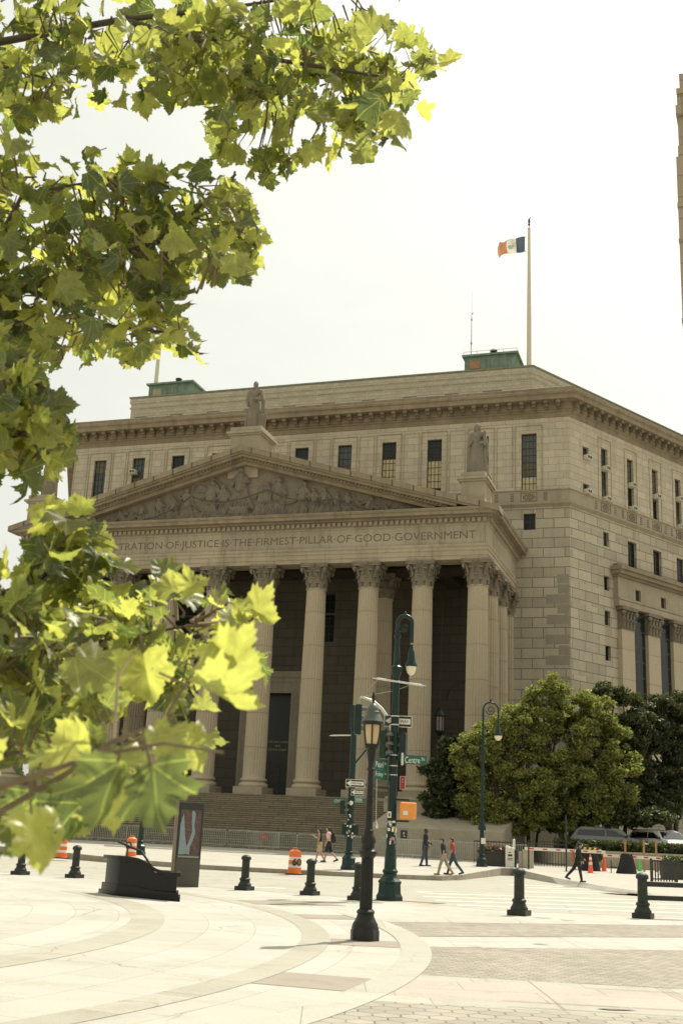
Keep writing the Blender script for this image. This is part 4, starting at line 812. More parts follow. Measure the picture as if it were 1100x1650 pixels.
tree((11.2,75.5,.45),'yellow green bushy tree behind the far street lamp, left of the biggest tree',[(-.4,0,8.4,1.4,.8),(-1.6,0,7.5,1.2,.8),(1.0,.3,9.2,1.3,.7),(-.6,0,7.6,1.5,.9),(.9,.3,8.3,1.5,.8),(1.8,.2,7.2,1.3,1.),(-1.9,0,6.6,1.3,.9),(-1.1,-.3,5.4,1.6,1.),(.8,-.4,5.8,1.7,1.1),(-.2,0,4.2,1.8,.9),(1.8,0,4.4,1.5,.9),(-1.7,.2,3.6,1.3,.8),(.6,0,3.0,1.5,.6),(1.4,.4,9.0,.8,.5),(-1.2,0,2.6,1.5,.7),(.9,.2,2.2,1.5,.6),(2.1,0,3.2,1.3,.8),(-2.1,0,4.8,1.1,.9),(0,.2,6.4,1.5,1.)],15,.14,M_LFB,[(0,-.6,.1,5.5,.2),(.35,1.1,0,5.8,.16)],G,1)
tree((15.6,76.5,.45),'biggest light green tree in the middle of the row against the building corner',[(-.8,0,11.4,.9,.7),(-1.7,0,10.4,1.1,.7),(.3,.2,10.3,1.6,.9),(1.9,0,9.9,1.5,.9),(-1.6,0,8.9,1.6,1.),(0,-.3,8.8,1.9,1.1),(2.2,0,8.4,1.7,1.),(3.3,0,7.2,1.3,.9),(-.9,-.2,7.0,1.9,1.),(1.4,-.3,7.0,1.9,1.1),(3.1,0,5.8,1.5,.9),(-1.7,0,5.4,1.6,.9),(.4,-.2,5.3,1.9,1.),(2.2,-.2,4.4,1.7,.9),(-.9,0,3.9,1.7,.8),(.9,0,3.2,1.7,.7),(-2.5,0,7.4,1.,.7),(3.4,.2,4.6,1.3,.8),(-1.9,.2,3.0,1.5,.7),(2.4,.1,3.1,1.5,.6),(.2,.3,2.4,1.5,.5),(.4,.2,6.2,1.8,1.)],15,.145,M_LFB,[(-.35,-1.2,0,7.5,.22),(.2,.5,0,8,.24),(.5,2.3,0,7,.17)],G,2)
tree((7.9,77.5,.4),'dark leafy low tree at the left end of the row by the cheek wall',[(.6,0,7.2,.9,.7),(0,0,6.5,1.,.7),(1.2,0,6.2,1.2,.8),(-.9,0,5.6,.8,.6),(.3,0,2.2,1.4,.6),(1.8,0,2.4,1.3,.6),(.3,0,5.6,1.,.8),(-.3,0,4.8,1.1,.8),(.4,0,4.2,1.3,.8),(-.6,0,3.6,1.2,.7),(.4,0,3.0,1.4,.7),(-.9,-.2,2.9,1.0,.5),(.9,.2,4.9,1.,.8),(1.2,0,3.2,1.,.7)],14,.2,M_LFD,[(.2,.1,0,4.2,.14),(.5,.8,0,4,.12)],G,3)
tree((19.5,79.5,.5),'dark green tree behind and right of the biggest tree',[(-.6,0,11.3,1.1,.7),(.6,0,10.6,1.2,.8),(-1.3,0,9.6,1.4,.9),(.9,0,9.3,1.5,.9),(2.2,0,9.6,1.2,.9),(-.2,0,8.2,1.6,.9),(2.0,0,7.9,1.5,1.),(.4,0,6.8,1.7,.9),(-1.2,0,6.3,1.4,.8),(2.1,0,6.0,1.6,.9),(.4,0,5.0,1.6,.8),(-1.4,0,4.5,1.4,.7),(1.9,0,4.1,1.4,.7),(0,-.5,4.0,1.6,.7),(-.8,-.8,3.3,1.3,.5),(1.2,-.8,3.3,1.4,.5),(2.6,-.4,3.6,1.3,.6),(3.4,-.6,3.9,1.4,.7),(.4,.8,3.4,1.6,.7),(2.2,.8,3.6,1.6,.7),(-1.6,-3.4,3.0,1.2,.5),(.2,-3.5,2.9,1.2,.5),(-3.0,-3.2,2.9,1.2,.5),(1.6,-3.6,3.1,1.1,.5)],13,.17,M_LFD,[(0,-.5,0,8,.22),(.3,1.5,0,7,.17)],G,4)
tree((23.6,81.5,.6),'dark tree at the right edge of the picture with the white car under it',[(-.8,0,10.6,1.4,.8),(.9,0,10.9,1.5,.9),(-1.5,0,9.2,1.5,.9),(.6,0,9.1,1.7,1.),(2.2,0,9.4,1.5,1.),(-.3,0,7.6,1.8,1.),(1.8,0,7.4,1.7,1.),(-1.4,0,6.1,1.6,.8),(.6,0,5.8,1.7,.8),(2.3,0,5.4,1.6,.8),(-.6,-1,4.7,1.6,.7),(1.4,-1,4.4,1.6,.7),(-1.8,-1,4.2,1.3,.6),(.4,0,8.4,1.6,1.)],13,.17,M_LFD,[(0,-.3,0,8,.28),(.2,1.4,0,7.5,.2)],G,5)
tree((13.4,79.5,.45),'slim dark multi stem tree behind the two light green ones',[(-1.6,0,6.2,1.2,.8),(.5,0,5.2,1.4,.8),(-.5,0,4.2,1.4,.7),(1.2,0,4.0,1.3,.7),(-1.9,0,4.4,1.2,.7),(2.4,0,4.8,1.3,.8),(1.9,0,3.4,1.2,.6),(-2.7,0,3.3,1.1,.5),(-1,-.5,2.6,1.5,.6),(1,-.5,2.6,1.5,.6),(-2.9,-.4,2.3,1.3,.6),(2.6,-.4,3.,1.3,.6)],10,.2,M_LFD,[(-.5,-1.2,0,5,.12),(.1,.2,0,5,.15),(.5,1.6,0,5,.1)],G,6)
# ================= the plane tree over the camera =================
M_LEAF=leafmat('plane leaf',(.018,.028,.010),(.125,.130,.038),trans=.64,gloss=.05,rough=.42,dark=3.7,tint=(1.8,1.75,1.12),holes=True)
def leafshape():
    # broad five lobed plane leaf with toothed edge; stem at origin, tip at +y, unit length
    half=[(0,.10),(.12,.0),(.24,.03),(.30,.0),(.36,.07),(.50,.05),(.47,.15),(.58,.16),(.49,.25),(.50,.33),(.43,.36),(.49,.42),(.54,.44),(.57,.52),(.66,.58),(.56,.62),(.55,.69),(.46,.68),(.42,.75),(.35,.70),(.30,.68),(.32,.76),(.26,.79),(.27,.88),(.17,.90),(.13,.97),(.07,.98),(0,1.10)]
    return [(x,y) for x,y in half]
LH=leafshape()
def leaf_verts(ks):
    v=[];f=[]; cx_,cy_=0,.42
    for sg in (1,-1):
        n=len(LH); rings=[]
        for k_ in ks:
            rings.append(len(v)); v+= [(sg*x*k_,cy_+(y-cy_)*k_) for x,y in LH]
        c=len(v); v.append((0,cy_))
        for ra,rb in zip(rings,rings[1:]):
            for i in range(n-1): q=(ra+i,ra+i+1,rb+i+1,rb+i); f+= [(q[0],q[1],q[2]),(q[0],q[2],q[3])]
        for i in range(n-1): f.append((rings[-1]+i,rings[-1]+i+1,c))
    return v,f
def leaves(name,parent,items,m,fold=.35,ks=(1,.55)):
    LV,LF=leaf_verts(ks)
    base=np.array(LV); nv=len(LV); V=np.empty((len(items)*nv,3),'f'); rn=np.empty(len(items)*nv,'f'); tri=np.array(LF,'i'); T=np.empty((len(items)*len(LF),3),'i')
    for k,(p,d,nn,s,rv) in enumerate(items):
        d=np.array(d,float); d/=np.linalg.norm(d); nn=np.array(nn,float); a=np.cross(d,nn); a/=np.linalg.norm(a)+1e-9; nn=np.cross(a,d)
        fo=fold*rng.uniform(-.3,1.5); cu1=rng.uniform(-1.2,1.4); cv=rng.uniform(-.3,.5); x=base[:,0]; y=base[:,1]; tw_=rng.uniform(-.5,.5); ph=rng.uniform(0,6)
        r2=np.hypot(x,y-.42); zz_=np.sqrt(x*x+.004)*fo-cv*y*y+.16*np.sin(x*5.5+ph)*r2+.10*np.sin(y*6.5+ph*2)*r2+tw_*x*y+cu1*np.maximum(0,r2-.3)**2*1.6+.03*np.sin(np.arctan2(x,y-.42)*9+ph)*(r2>.3)
        V[k*nv:(k+1)*nv]=np.array(p)+s*(np.outer(x,a)+np.outer(y,d)+np.outer(zz_,nn)); rn[k*nv:(k+1)*nv]=rv; T[k*len(LF):(k+1)*len(LF)]=tri+k*nv
    me=bpy.data.meshes.new(name); nt_=len(T); me.vertices.add(len(V)); me.vertices.foreach_set('co',V.ravel()); me.loops.add(nt_*3); me.loops.foreach_set('vertex_index',T.ravel()); me.polygons.add(nt_); me.polygons.foreach_set('loop_start',np.arange(0,nt_*3,3,dtype='i')); me.polygons.foreach_set('loop_total',np.full(nt_,3,'i')); me.update(calc_edges=True)
    at=me.attributes.new('rnd','FLOAT','POINT'); at.data.foreach_set('value',rn); at=me.attributes.new('luv','FLOAT_VECTOR','POINT'); at.data.foreach_set('vector',np.tile(np.c_[base,np.zeros(nv)].astype('f'),(len(items),1)).ravel())
    me.materials.append(m); me.shade_smooth(); return link(name,me,parent)
PT=thing('plane_tree','near plane tree whose backlit maple shaped leaves fill the left side','tree',(0,0,0))
def pin(P,x,z):
    c=False; n=len(P)
    for i in range(n):
        x1,z1=P[i]; x2,z2=P[i-1]
        if (z1>z)!=(z2>z) and x<(x2-x1)*(z-z1)/(z2-z1)+x1: c=not c
    return c
GRP=[ # outline of each leafy bough (x,z), distance y, depth spread, count, leaf length
 ([(-2.6,6.4),(0.17,6.3),(0.15,5.88),(0.23,5.72),(0.36,5.66),(0.44,5.58),(0.33,5.46),(0.31,5.3),(0.26,5.18),(0.15,5.09),(0.05,5.03),(-0.07,5.05),(-0.24,4.98),(-0.34,4.92),(-0.46,4.86),(-0.56,4.9),(-0.79,5.05),(-0.91,5.22),(-1.07,5.27),(-1.23,5.23),(-1.37,5.31),(-1.52,5.2),(-1.68,5.2),(-1.74,5.14),(-2.2,4.7)],5.2,.85,680,.127),
 ([(-2.2,5.02),(-1.67,4.99),(-1.58,4.75),(-1.42,4.66),(-1.41,4.82),(-1.31,4.79),(-1.24,4.68),(-1.13,4.77),(-0.97,4.72),(-0.76,4.82),(-0.54,4.66),(-0.46,4.62),(-0.5,4.5),(-0.55,4.42),(-0.46,4.31),(-0.5,4.18),(-0.56,4.17),(-0.65,4.18),(-0.82,4.09),(-0.80,3.95),(-0.72,3.86),(-0.72,3.78),(-0.91,3.72),(-1.08,3.68),(-1.28,3.65),(-1.45,3.6),(-2.1,3.5)],5.0,.85,760,.115),
 ([(-1.65,3.4),(-1.22,3.3),(-1.14,3.17),(-1.08,3.07),(-1.06,2.95),(-1.07,2.88),(-1.12,2.87),(-1.22,2.89),(-1.31,2.86),(-1.7,2.8)],4.2,.4,260,.12),
 ([(-0.92,2.57),(-0.84,2.57),(-0.80,2.5),(-0.76,2.42),(-0.77,2.33),(-0.84,2.3),(-1.09,2.25),(-1.01,2.35)],3.6,.15,50,.11),
 ([(-1.25,2.36),(-0.97,2.30),(-0.75,2.31),(-0.59,2.27),(-0.52,2.33),(-0.46,2.35),(-0.38,2.28),(-0.3,2.23),(-0.21,2.17),(-0.2,2.13),(-0.26,2.09),(-0.3,2.06),(-0.40,2.05),(-0.46,2.0),(-0.62,1.96),(-0.79,1.9),(-1.15,1.8)],3.4,.35,300,.095),
 ([(-.9,1.86),(-.55,1.92),(-.35,1.9),(-.33,1.8),(-.42,1.72),(-.55,1.68),(-.62,1.6),(-.9,1.6)],2.9,.2,46,.085)]
items=[]; tips=[]
SEED={0:[(.3,5.6,0),(.1,5.3,.2),(-.1,5.2,0),(-.05,5.6,.3),(-.3,5.1,.1),(-.4,5.6,0),(-.6,5.2,-.2),(-.8,5.5,0),(.0,5.9,.2),(-.4,6.0,0),(-1,5.7,.2),(-1.5,5.6,0),(-1.7,5.2,0),(.2,5.9,0),(.36,5.6,.1)],1:[(-.6,4.3,0),(-.75,4.6,.2),(-.65,4.5,0),(-.9,4.2,-.2),(-1.,4.6,.1),(-.95,3.85,0),(-1.3,4.5,.2),(-1.3,4.1,-.2),(-1.5,4.7,0),(-1.5,3.8,.1),(-.8,3.85,.1),(-1.1,4.35,.3)]}
BOUGH={0:[[(-3.0,5.0,4.6),(-2.2,5.2,5.5),(-1.3,5.2,5.75),(-.5,5.2,5.55),(.25,5.2,5.45)],[(-1.3,5.2,5.75),(-.7,5.3,5.95),(-.1,5.3,6.1)],[(-2.2,5.2,5.5),(-1.6,5.2,5.35)]],
 1:[[(-3.0,5.0,3.6),(-1.85,5.0,3.95),(-1.55,5.0,4.05),(-1.15,5.0,4.24),(-.95,5.0,4.33),(-.75,5.0,4.55),(-.6,5.0,4.72)],[(-1.55,5.0,4.05),(-1.2,5.05,3.9),(-.8,5.0,3.85)],[(-1.85,5,3.95),(-1.6,4.9,4.5),(-1.2,4.9,4.6)]],
 2:[[(-3.,4.6,3.1),(-1.7,4.2,3.12),(-1.35,4.2,3.08),(-1.15,4.2,2.98)]],3:[[(-1.2,3.5,2.2),(-.95,3.6,2.35),(-.85,3.6,2.52)]],
 4:[[(-2.4,3.6,2.3),(-1.2,3.4,2.1),(-.8,3.4,2.1),(-.45,3.4,2.18)],[(-.8,3.4,2.1),(-.5,3.4,2.05)]],5:[[(-2.,3.,1.7),(-.9,2.9,1.74),(-.5,2.9,1.8)]]}
def near(g,p):
    best=None
    for ch in BOUGH[g]:
        for a,b_ in zip(ch,ch[1:]):
            A=np.array(a);B=np.array(b_); t=np.clip(np.dot(np.array(p)-A,B-A)/np.dot(B-A,B-A),0,1); q_=A+(B-A)*t; d=np.linalg.norm(q_-p)
            if best is None or d<best[0]: best=(d,q_)
    return best[1]
tw=MB(); rr_=random.Random(3)
def addleaf(p,s,g=None,dirv=None,nrm=None,rv=None):
    if g is not None:
        q_=near(g,p); out=np.array(p)-q_; out/=np.linalg.norm(out)+1e-6
    else: out=np.array(dirv)
    d=np.array(dirv) if dirv is not None else out*.8+rng.normal(size=3)*.55+np.array([.1,0,-.35])
    nn=np.array(nrm) if nrm is not None else np.array([rng.normal()*.8,rng.normal()*.8-.1,abs(rng.normal())*.8+.3])
    items.append((p,d,nn,s,rng.uniform(0,1) if rv is None else rv))
for g,(P,y,dy,n,s) in enumerate(GRP):
    xs=[p[0] for p in P]; zs=[p[1] for p in P]; k=0
    cl=[(x_,y+dy_,z_) for x_,z_,dy_ in SEED.get(g,[])]
    while k<n:
        if cl and rr_.random()<.6:
            c=rr_.choice(cl); x,yy,z=c[0]+rr_.gauss(0,.11),c[1]+rr_.gauss(0,.12),c[2]+rr_.gauss(0,.09)
        else: x,yy,z=rr_.uniform(min(xs),max(xs)),y+rr_.uniform(-dy,dy),rr_.uniform(min(zs),max(zs))
        zr=1.6+(z-1.6)*y/yy; xr=x*y/yy
        if not pin(P,xr,zr): continue
        if rr_.random()<.25: cl.append((x,yy,z))
        p=np.array([x,yy,z]); sz=s*rr_.uniform(.65,1.2); addleaf(p,sz,g); k+=1
        q_=near(g,p); dq=np.linalg.norm(q_-p)
        if rr_.random()<.7:
            q_=p+(q_-p)*min(1,.26/(dq+1e-6))*rr_.uniform(.5,1.2); mid=(p+q_)/2+rng.normal(size=3)*.03; tw.tube([tuple(q_),tuple(mid),tuple(p)],[.006,.004,.0018],4)
# sprays of big leaves close to the lens: (stem point, direction, normal, size, hue)
for (x,y,z,d,nn,s,rv) in [(-.60,2.6,1.97,(.75,.1,-.55),(.2,-.75,.6),.22,.5),(-.42,2.5,1.97,(.25,0,-1),(-.1,-.8,.5),.19,.8),(-.27,2.1,1.85,(1,.25,-.40),(.15,-.35,.95),.23,.75),(-.25,2.15,1.89,(1,.3,-.2),(0,.25,1.),.19,.9),
    (-.47,2.3,1.71,(-.75,.25,.8),(-.3,-.8,-.2),.19,.9),(-.315,1.75,1.70,(-.15,.1,-1),(-.5,-.8,.35),.18,.15),(-.27,1.75,1.695,(.3,.25,-.9),(.55,-.8,.1),.18,.1),(-.37,1.9,1.68,(.35,0,-.9),(.4,-.6,.7),.16,.95),(-.5,2.0,1.62,(.2,.1,-1),(.6,-.6,.5),.17,.95),(-.70,2.2,1.72,(.6,0,-.55),(.1,-.9,.4),.17,.8),
    (-.53,2.4,1.76,(.85,0,-.2),(0,-.8,.5),.14,.4),(-.50,2.4,1.70,(.5,.1,.5),(.2,-.9,.4),.13,.3),(-.30,2.3,1.79,(.5,0,-.75),(.1,-.9,.5),.15,.7),(-.46,2.4,1.72,(.95,0,-.1),(.1,-.7,.7),.15,.5),(-.58,2.3,1.66,(-.3,0,-1),(.3,-.8,.3),.14,.1),(-.45,2.2,1.64,(-.6,.1,-.6),(.1,-.9,.4),.15,.05),(-.56,2.1,1.60,(.7,0,-.6),(.0,-.9,.4),.14,.2),
    (-.45,3.1,2.2,(-.2,0,.9),(.1,-.9,.3),.15,.9),(-.25,3.0,2.17,(.9,0,-.25),(.1,-.8,.5),.16,.85),(-.42,3.0,2.2,(.7,0,.5),(.1,-.8,.5),.14,.8),(-.30,2.9,2.06,(.9,.1,-.3),(.1,-.7,.7),.13,.9),(-.62,2.1,1.58,(.1,0,-1),(.2,-.9,.2),.13,.0),
    (.40,5.2,5.57,(.9,0,.1),(.0,-.9,.4),.21,.95),(-1.28,5.,4.82,(-.6,0,-.3),(0,-.9,.4),.16,.9),(-.33,2.0,1.74,(.6,0,-.3),(0,-.4,.9),.15,.6),(-.78,3.6,2.5,(-.8,0,.3),(0,-.9,.4),.16,.2),(-.74,3.6,2.40,(.95,0,.0),(.1,-.3,.95),.16,.5)]:
    s*=.60; addleaf(np.array([x,y,z]),s,None,d,nn,rv); tw.tube([(x-d[0]*.05,y,z-d[2]*.05),(x+d[0]*s*.12,y,z+d[2]*s*.12)],[.0025,.002],5)
far_=[i for i in items if i[0][1]>3.0]; nr_=[i for i in items if i[0][1]<=3.0]
leaves('foliage',PT,far_,M_LEAF); leaves('near_leaves',PT,nr_,M_LEAF,fold=.75,ks=(1,.8,.6,.35))
tw.tube([(-1.2,2.3,1.5),(-.61,2.2,1.61),(-.5,2.25,1.69),(-.41,2.2,1.75),(-.32,2.2,1.79),(-.27,2.15,1.87),(-.2,2.15,1.91)],[.009,.007,.006,.005,.004,.003,.002],6); tw.tube([(-.9,2.2,1.6),(-.55,1.9,1.64),(-.36,1.8,1.70),(-.25,1.75,1.72),(-.16,1.75,1.71)],[.008,.006,.004,.003,.002],6); tw.tube([(-.41,2.2,1.75),(-.45,2.4,1.9),(-.43,2.5,1.98)],[.004,.003,.002],5)
tw.build('twigs',M_TWIG,PT,smooth=60)
b=MB()
for g,chs in BOUGH.items():
    for k,ch in enumerate(chs):
        r0_=(.028,.026,.014,.01,.014,.01)[g]*(1 if k==0 else .6); b.tube(ch,[r0_*(1-.75*i/(len(ch)-1)) for i in range(len(ch))],7)
b.tube([(-3.9,5.2,2.6),(-3.0,4.6,3.1)],[.08,.02],8); b.tube([(-3.9,5.2,3.2),(-3.0,5.0,3.6)],[.09,.026],8); b.tube([(-3.8,5.2,3.8),(-3.0,5.0,4.6)],[.1,.028],8); b.tube([(-3.9,5.2,1.9),(-2.4,3.6,2.3)],[.07,.014],8); b.tube([(-2.4,3.6,2.3),(-2.,3.,1.7)],[.014,.01],6); b.tube([(-2.4,3.6,2.3),(-1.2,3.5,2.2)],[.013,.01],6); b.tube([(-2.0,3.,1.7),(-1.2,2.3,1.5)],[.012,.009],6)
b.build('boughs',M_BARK,PT,smooth=60)
b=MB(); b.tube([(-4.1,5.2,0),(-4.0,5.2,1.),(-3.9,5.2,3.),(-3.8,5.2,5.),(-3.5,5.3,7.5)],[.24,.2,.17,.13,.07],14); b.build('trunk',M_BARK,PT,smooth=60)
# ================= street furniture =================
def gz(x,y): return GZ(y)
# bollards
G='black iron bollards along the plaza edge'
def bollard(loc,label):
    t=thing('bollard',label,'bollard',loc,R(-27),G)
    b=MB(); b.cbox((0,0,.06),(.44,.44,.12)); b.lathe([(.20,.12),(.20,.17),(.175,.2),(.15,.25),(.145,.29),(.165,.3),(.165,.34),(.125,.37)],20); b.build('base',M_BOL,t,smooth=40)
    b=MB(); b.lathe([(.122,.35),(.115,.9)],20); b.build('shaft',M_BOL,t,smooth=40)
    b=MB(); b.lathe([(.115,.885),(.15,.9),(.152,.96),(.135,.99),(.10,1.02),(.05,1.04),(.01,1.045)],20); b.build('cap',M_BOL,t,smooth=40); return t
bl=bollard((4.48,27.6,0),'black bollard standing alone in front of the crosswalk stripes')
dup(bl,(7.61,28.7,0),None,'black bollard with two rails running to the right edge')
for x,y,lb in ((.87,30.8,'black bollard almost hidden behind the lantern post'),(-.37,32.2,'black bollard beside the orange drum numbered in black'),(-2.19,33.2,'black bollard between the map kiosk and the orange drum'),(-7.43,35.8,'black bollard left of the black granite block'),(-9.15,36.2,'black bollard at the left edge half covered by a leaf')):
    c=dup(bl,(x,y,0),None,lb); 
    for ch in c.children: ch.scale=(.92,.92,.9)
t=thing('guard_rail','double black rail running right from the bollard','rail',(7.61,28.7,0),R(14)); 
for z in (.78,.47): b=MB(); b.box(.12,2.6,-.04,.04,z-.055,z+.055); b.build('rail',M_BOL,t)
b=MB(); b.cbox((2.7,0,.45),(.14,.14,.9)); b.build('post',M_BOL,t)
# foreground lantern lamp
t=thing('lamp_post','tall black lamp post with a single amber lantern in the foreground','street lamp',(.68,19.25,0),R(10))
b=MB(); oc=8; b.lathe([(.25,0),(.25,.15),(.235,.17),(.235,.2)],oc); b.lathe([(.225,.2),(.215,.25),(.18,.30),(.15,.36),(.14,.40),(.155,.41),(.155,.44),(.125,.47)],20); b.build('base',M_IRON,t,smooth=35)
b=MB(); rings=[]
for z in (.46,.6,1.0,1.26):
    ring=[]
    for j in range(12):
        for da,dr in ((0,0),(.25,.0),(.35,.012),(.85,.012)): a=2*PI*(j+da)/12; r=.112-.008*(z-.46)-dr; ring.append((r*math.cos(a),r*math.sin(a),z))
    rings.append(ring)
b.loft(rings); b.lathe([(.105,1.25),(.13,1.27),(.165,1.33),(.165,1.36),(.12,1.40),(.115,1.46),(.135,1.5),(.13,1.56),(.09,1.62),(.085,1.66),(.095,1.68),(.08,1.7)],20)
b.lathe([(.07,1.68),(.056,2.4),(.052,2.62),(.07,2.63),(.078,2.66),(.054,2.69),(.052,2.74),(.08,2.9),(.088,2.97)],16); b.build('post',M_IRON,t,smooth=40)
b=MB(); b.lathe([(.10,2.97),(.13,2.99),(.13,3.05),(.11,3.06)],12)
for k in range(6):
    a=2*PI*k/6+.3; b.tube([(.12*math.cos(a),.12*math.sin(a),3.03),(.152*math.cos(a),.152*math.sin(a),3.2),(.168*math.cos(a),.168*math.sin(a),3.38)],.015,5)
b.lathe([(.175,3.37),(.20,3.38),(.205,3.42),(.185,3.45)],24); b.build('lantern_frame',M_IRON,t,smooth=40)
b=MB(); b.lathe([(.105,3.05),(.128,3.12),(.145,3.22),(.156,3.37)],24); b.build('lantern_glass',M_AMB,t,smooth=40)
b=MB(); b.lathe([(.2,3.43),(.17,3.48),(.125,3.56),(.13,3.57),(.13,3.59),(.11,3.6),(.1,3.65),(.06,3.71),(.03,3.73)],24); b.build('lantern_roof',mat('paler lantern roof',(.09,.10,.08),.4,.3,8,metal=.3),t,smooth=40)  # lantern roof in a paler tone than the iron frame
b=MB(); b.lathe([(.012,3.72),(.018,3.76),(.035,3.8),(.035,3.84),(.01,3.92)],10); b.build('finial',M_IRON,t,smooth=40)
b=MB(); b.add([(.10,-.09,1.72),(.15,-.09,1.72),(.125,-.09,1.84)],[(0,1,2)]); b.tube([(.105,-.09,1.8),(.095,-.08,2.5)],.004,4); b.build('paper_tag',M_WHITE,t)
for ch in t.children: ch.scale=(.93,.93,1)
# bishop crook arm helper
def crook(b,zt,h,rx,zr):     # from pole top zr, arc to the +x side, height zt
    pts=[(0,0,zr)]; cz=zt-rx
    pts.append((0,0,cz))
    for k in range(1,13): a=PI-PI*k/12; pts.append((rx+rx*math.cos(a),0,cz+rx*math.sin(a)))
    pts.append((2*rx,0,cz-h)); return pts
def scroll(b,cx,cz,r,w_=.02,turns=1.6,sg=1):
    b.tube([(cx+sg*r*(1-.75*k/22)*math.cos(PI+turns*2*PI*k/22),0,cz+r*(1-.75*k/22)*math.sin(PI+turns*2*PI*k/22)) for k in range(23)],w_,6)
def sign(parent,name,w_,h,m,loc,rz=0,border=None,words=None,tm=None,lab=None):
    b=MB(); b.box(-w_/2,w_/2,-.006,.006,-h/2,h/2); o=b.build(name,m,parent,loc=loc,rz=rz)
    if border:
        g=MB(); e=.012*w_/.75+.004
        g.box(-w_/2,w_/2,-.012,-.0065,h/2-e,h/2); g.box(-w_/2,w_/2,-.012,-.0065,-h/2,-h/2+e); g.box(-w_/2,-w_/2+e,-.012,-.0065,-h/2+e,h/2-e); g.box(w_/2-e,w_/2,-.012,-.0065,-h/2+e,h/2-e); g.build('border',border,o)
    for (s,w2,h2,x,z) in (words or []): text('lettering',s,tm,o,w=w2,h=h2,loc=(x,-.0072,z),ext=.004,bold=.004)
    return o
def oneway(parent,w_,h,loc,rz=0):
    o=sign(parent,'one_way_sign',w_,h,M_BLACK,loc,rz,border=M_WHITE); k=w_
    b=MB(); b.vprism([(-.46*k,0),(-.22*k,.40*h),(-.22*k,.24*h),(.44*k,.24*h),(.44*k,-.24*h),(-.22*k,-.24*h),(-.22*k,-.40*h)],-.011,-.0065); b.build('arrow',M_WHITE,o)
    text('lettering','ONE WAY',M_BLACK,o,w=.6*k,h=.27*h,loc=(.08*k,-.0116,0),ext=.003,bold=.01); return o
def signal(parent,loc,rz,s=1.,n=3):
    b=MB(); b.cbox((0,0,0),(.3*s,.2*s,.34*n*s)); b.cbox((0,.11*s,0),(.24*s,.04*s,.3*n*s)); o=b.build('traffic_signal',M_GRN,parent,loc=loc,rz=rz)
    for k in range(n):
        z=(k-(n-1)/2)*.33*s; g=MB(); N_=10; ring=lambda r,y:[(r*math.cos(PI*j/N_),y,z+r*math.sin(PI*j/N_)) for j in range(N_+1)]
        g.loft([ring(.125*s,-.1*s),ring(.125*s,-.32*s)],False,False); g.loft([ring(.118*s,-.1*s),ring(.118*s,-.32*s)],False,False); g.build('visor',mat('bright visor edge',(.10,.13,.11),.25),o)
        g=MB(); g.lathe([(.1*s,0),(.06*s,.03*s)],14); 
        l=g.build('lens',[mat('red lens',(.2,.02,.01),.3),mat('amber lens',(.3,.16,.02),.3),mat('green lens',(.02,.2,.1),.3)][2-k if n==3 else k],o,loc=(0,-.1*s,z)); l.rotation_euler=(PI/2,0,0)
    return o
def stickers(parent,r0,z0,z1,n,seed):
    q=random.Random(seed)
    for k in range(n):
        z=q.uniform(z0,z1); a=q.uniform(-2.7,-.4); h=q.uniform(.04,.12); w_=q.uniform(.04,.09); r=r0+.006+k*.0008; da=w_/r/2
        b=MB(); b.loft([[(r*math.cos(a+da*t),r*math.sin(a+da*t),z+zz2) for zz2 in (0,h)] for t in (-1,-.3,.3,1)],False,False); b.build('sticker',q.choice([M_WHITE,M_WHITE,M_BLACK,mat('grey sticker',(.3,.3,.28),.6),M_YEL,M_RED] if k%4==0 else [M_WHITE,mat('grey sticker',(.3,.3,.28),.6)]),parent)
def octbase(b,s=1.,z=0):
    b.lathe([(.42*s,0),(.42*s,.14*s),(.38*s,.2*s),(.36*s,.24*s),(.345*s,.5*s),(.37*s,.53*s),(.37*s,.57*s),(.30*s,.63*s),(.25*s,.68*s),(.225*s,.72*s)],8)
    b.lathe([(.21*s,.7*s),(.20*s,.78*s),(.23*s,.82*s),(.23*s,.87*s),(.185*s,.92*s),(.175*s,1.2*s),(.19*s,1.22*s),(.175*s,1.26*s),(.125*s,1.32*s)],20)
# big green corner pole
t=thing('street_lamp_pole','tall green corner pole with a crook lamp, signals and Centre St signs','street lamp',(1.71,31.4,-.02),R(-2))
b=MB(); octbase(b,.88,0); b.build('base',M_GRN,t,smooth=30)
b=MB(); b.lathe([(.15,1.1),(.14,1.28),(.118,1.4),(.108,3.0),(.09,5.8),(.10,5.85),(.14,5.95),(.165,6.08),(.165,6.11),(.10,6.16),(.085,6.3),(.095,6.4),(.075,6.48),(.07,6.7)],16)
for k in range(8): a=2*PI*k/8; b.tube([(.116*math.cos(a),.116*math.sin(a),1.4),(.088*math.cos(a),.088*math.sin(a),5.8)],.012,4)
b.build('pole',M_GRN,t,smooth=40)
b=MB(); p=crook(b,7.55,.55,.20,6.6); b.tube(p,[.07,.06]+[.055]*10+[.05]*(len(p)-12),10); scroll(b,.19,7.22,.12,.022); b.lathe([(.1,0),(.1,.05)],10,(0,0,6.95)); b.lathe([(.085,0),(.085,.04)],10,(0,0,7.1)); b.ball((.2,0,7.62),.035,.035,.06,8,6); b.build('crook_arm',M_GRN,t,smooth=50)
b=MB(); b.lathe([(.04,6.75),(.045,6.66),(.06,6.6),(.09,6.55),(.10,6.4),(.125,6.27),(.165,6.2),(.17,6.15),(.15,6.14)],18,(.40,0,0)); b.build('lamp_hood',M_GRN,t,smooth=40)
b=MB(); b.lathe([(.145,6.15),(.14,6.08),(.11,5.98),(.06,5.92),(.01,5.90)],18,(.40,0,0)); b.build('lamp_globe',M_GLOBE,t,smooth=60)
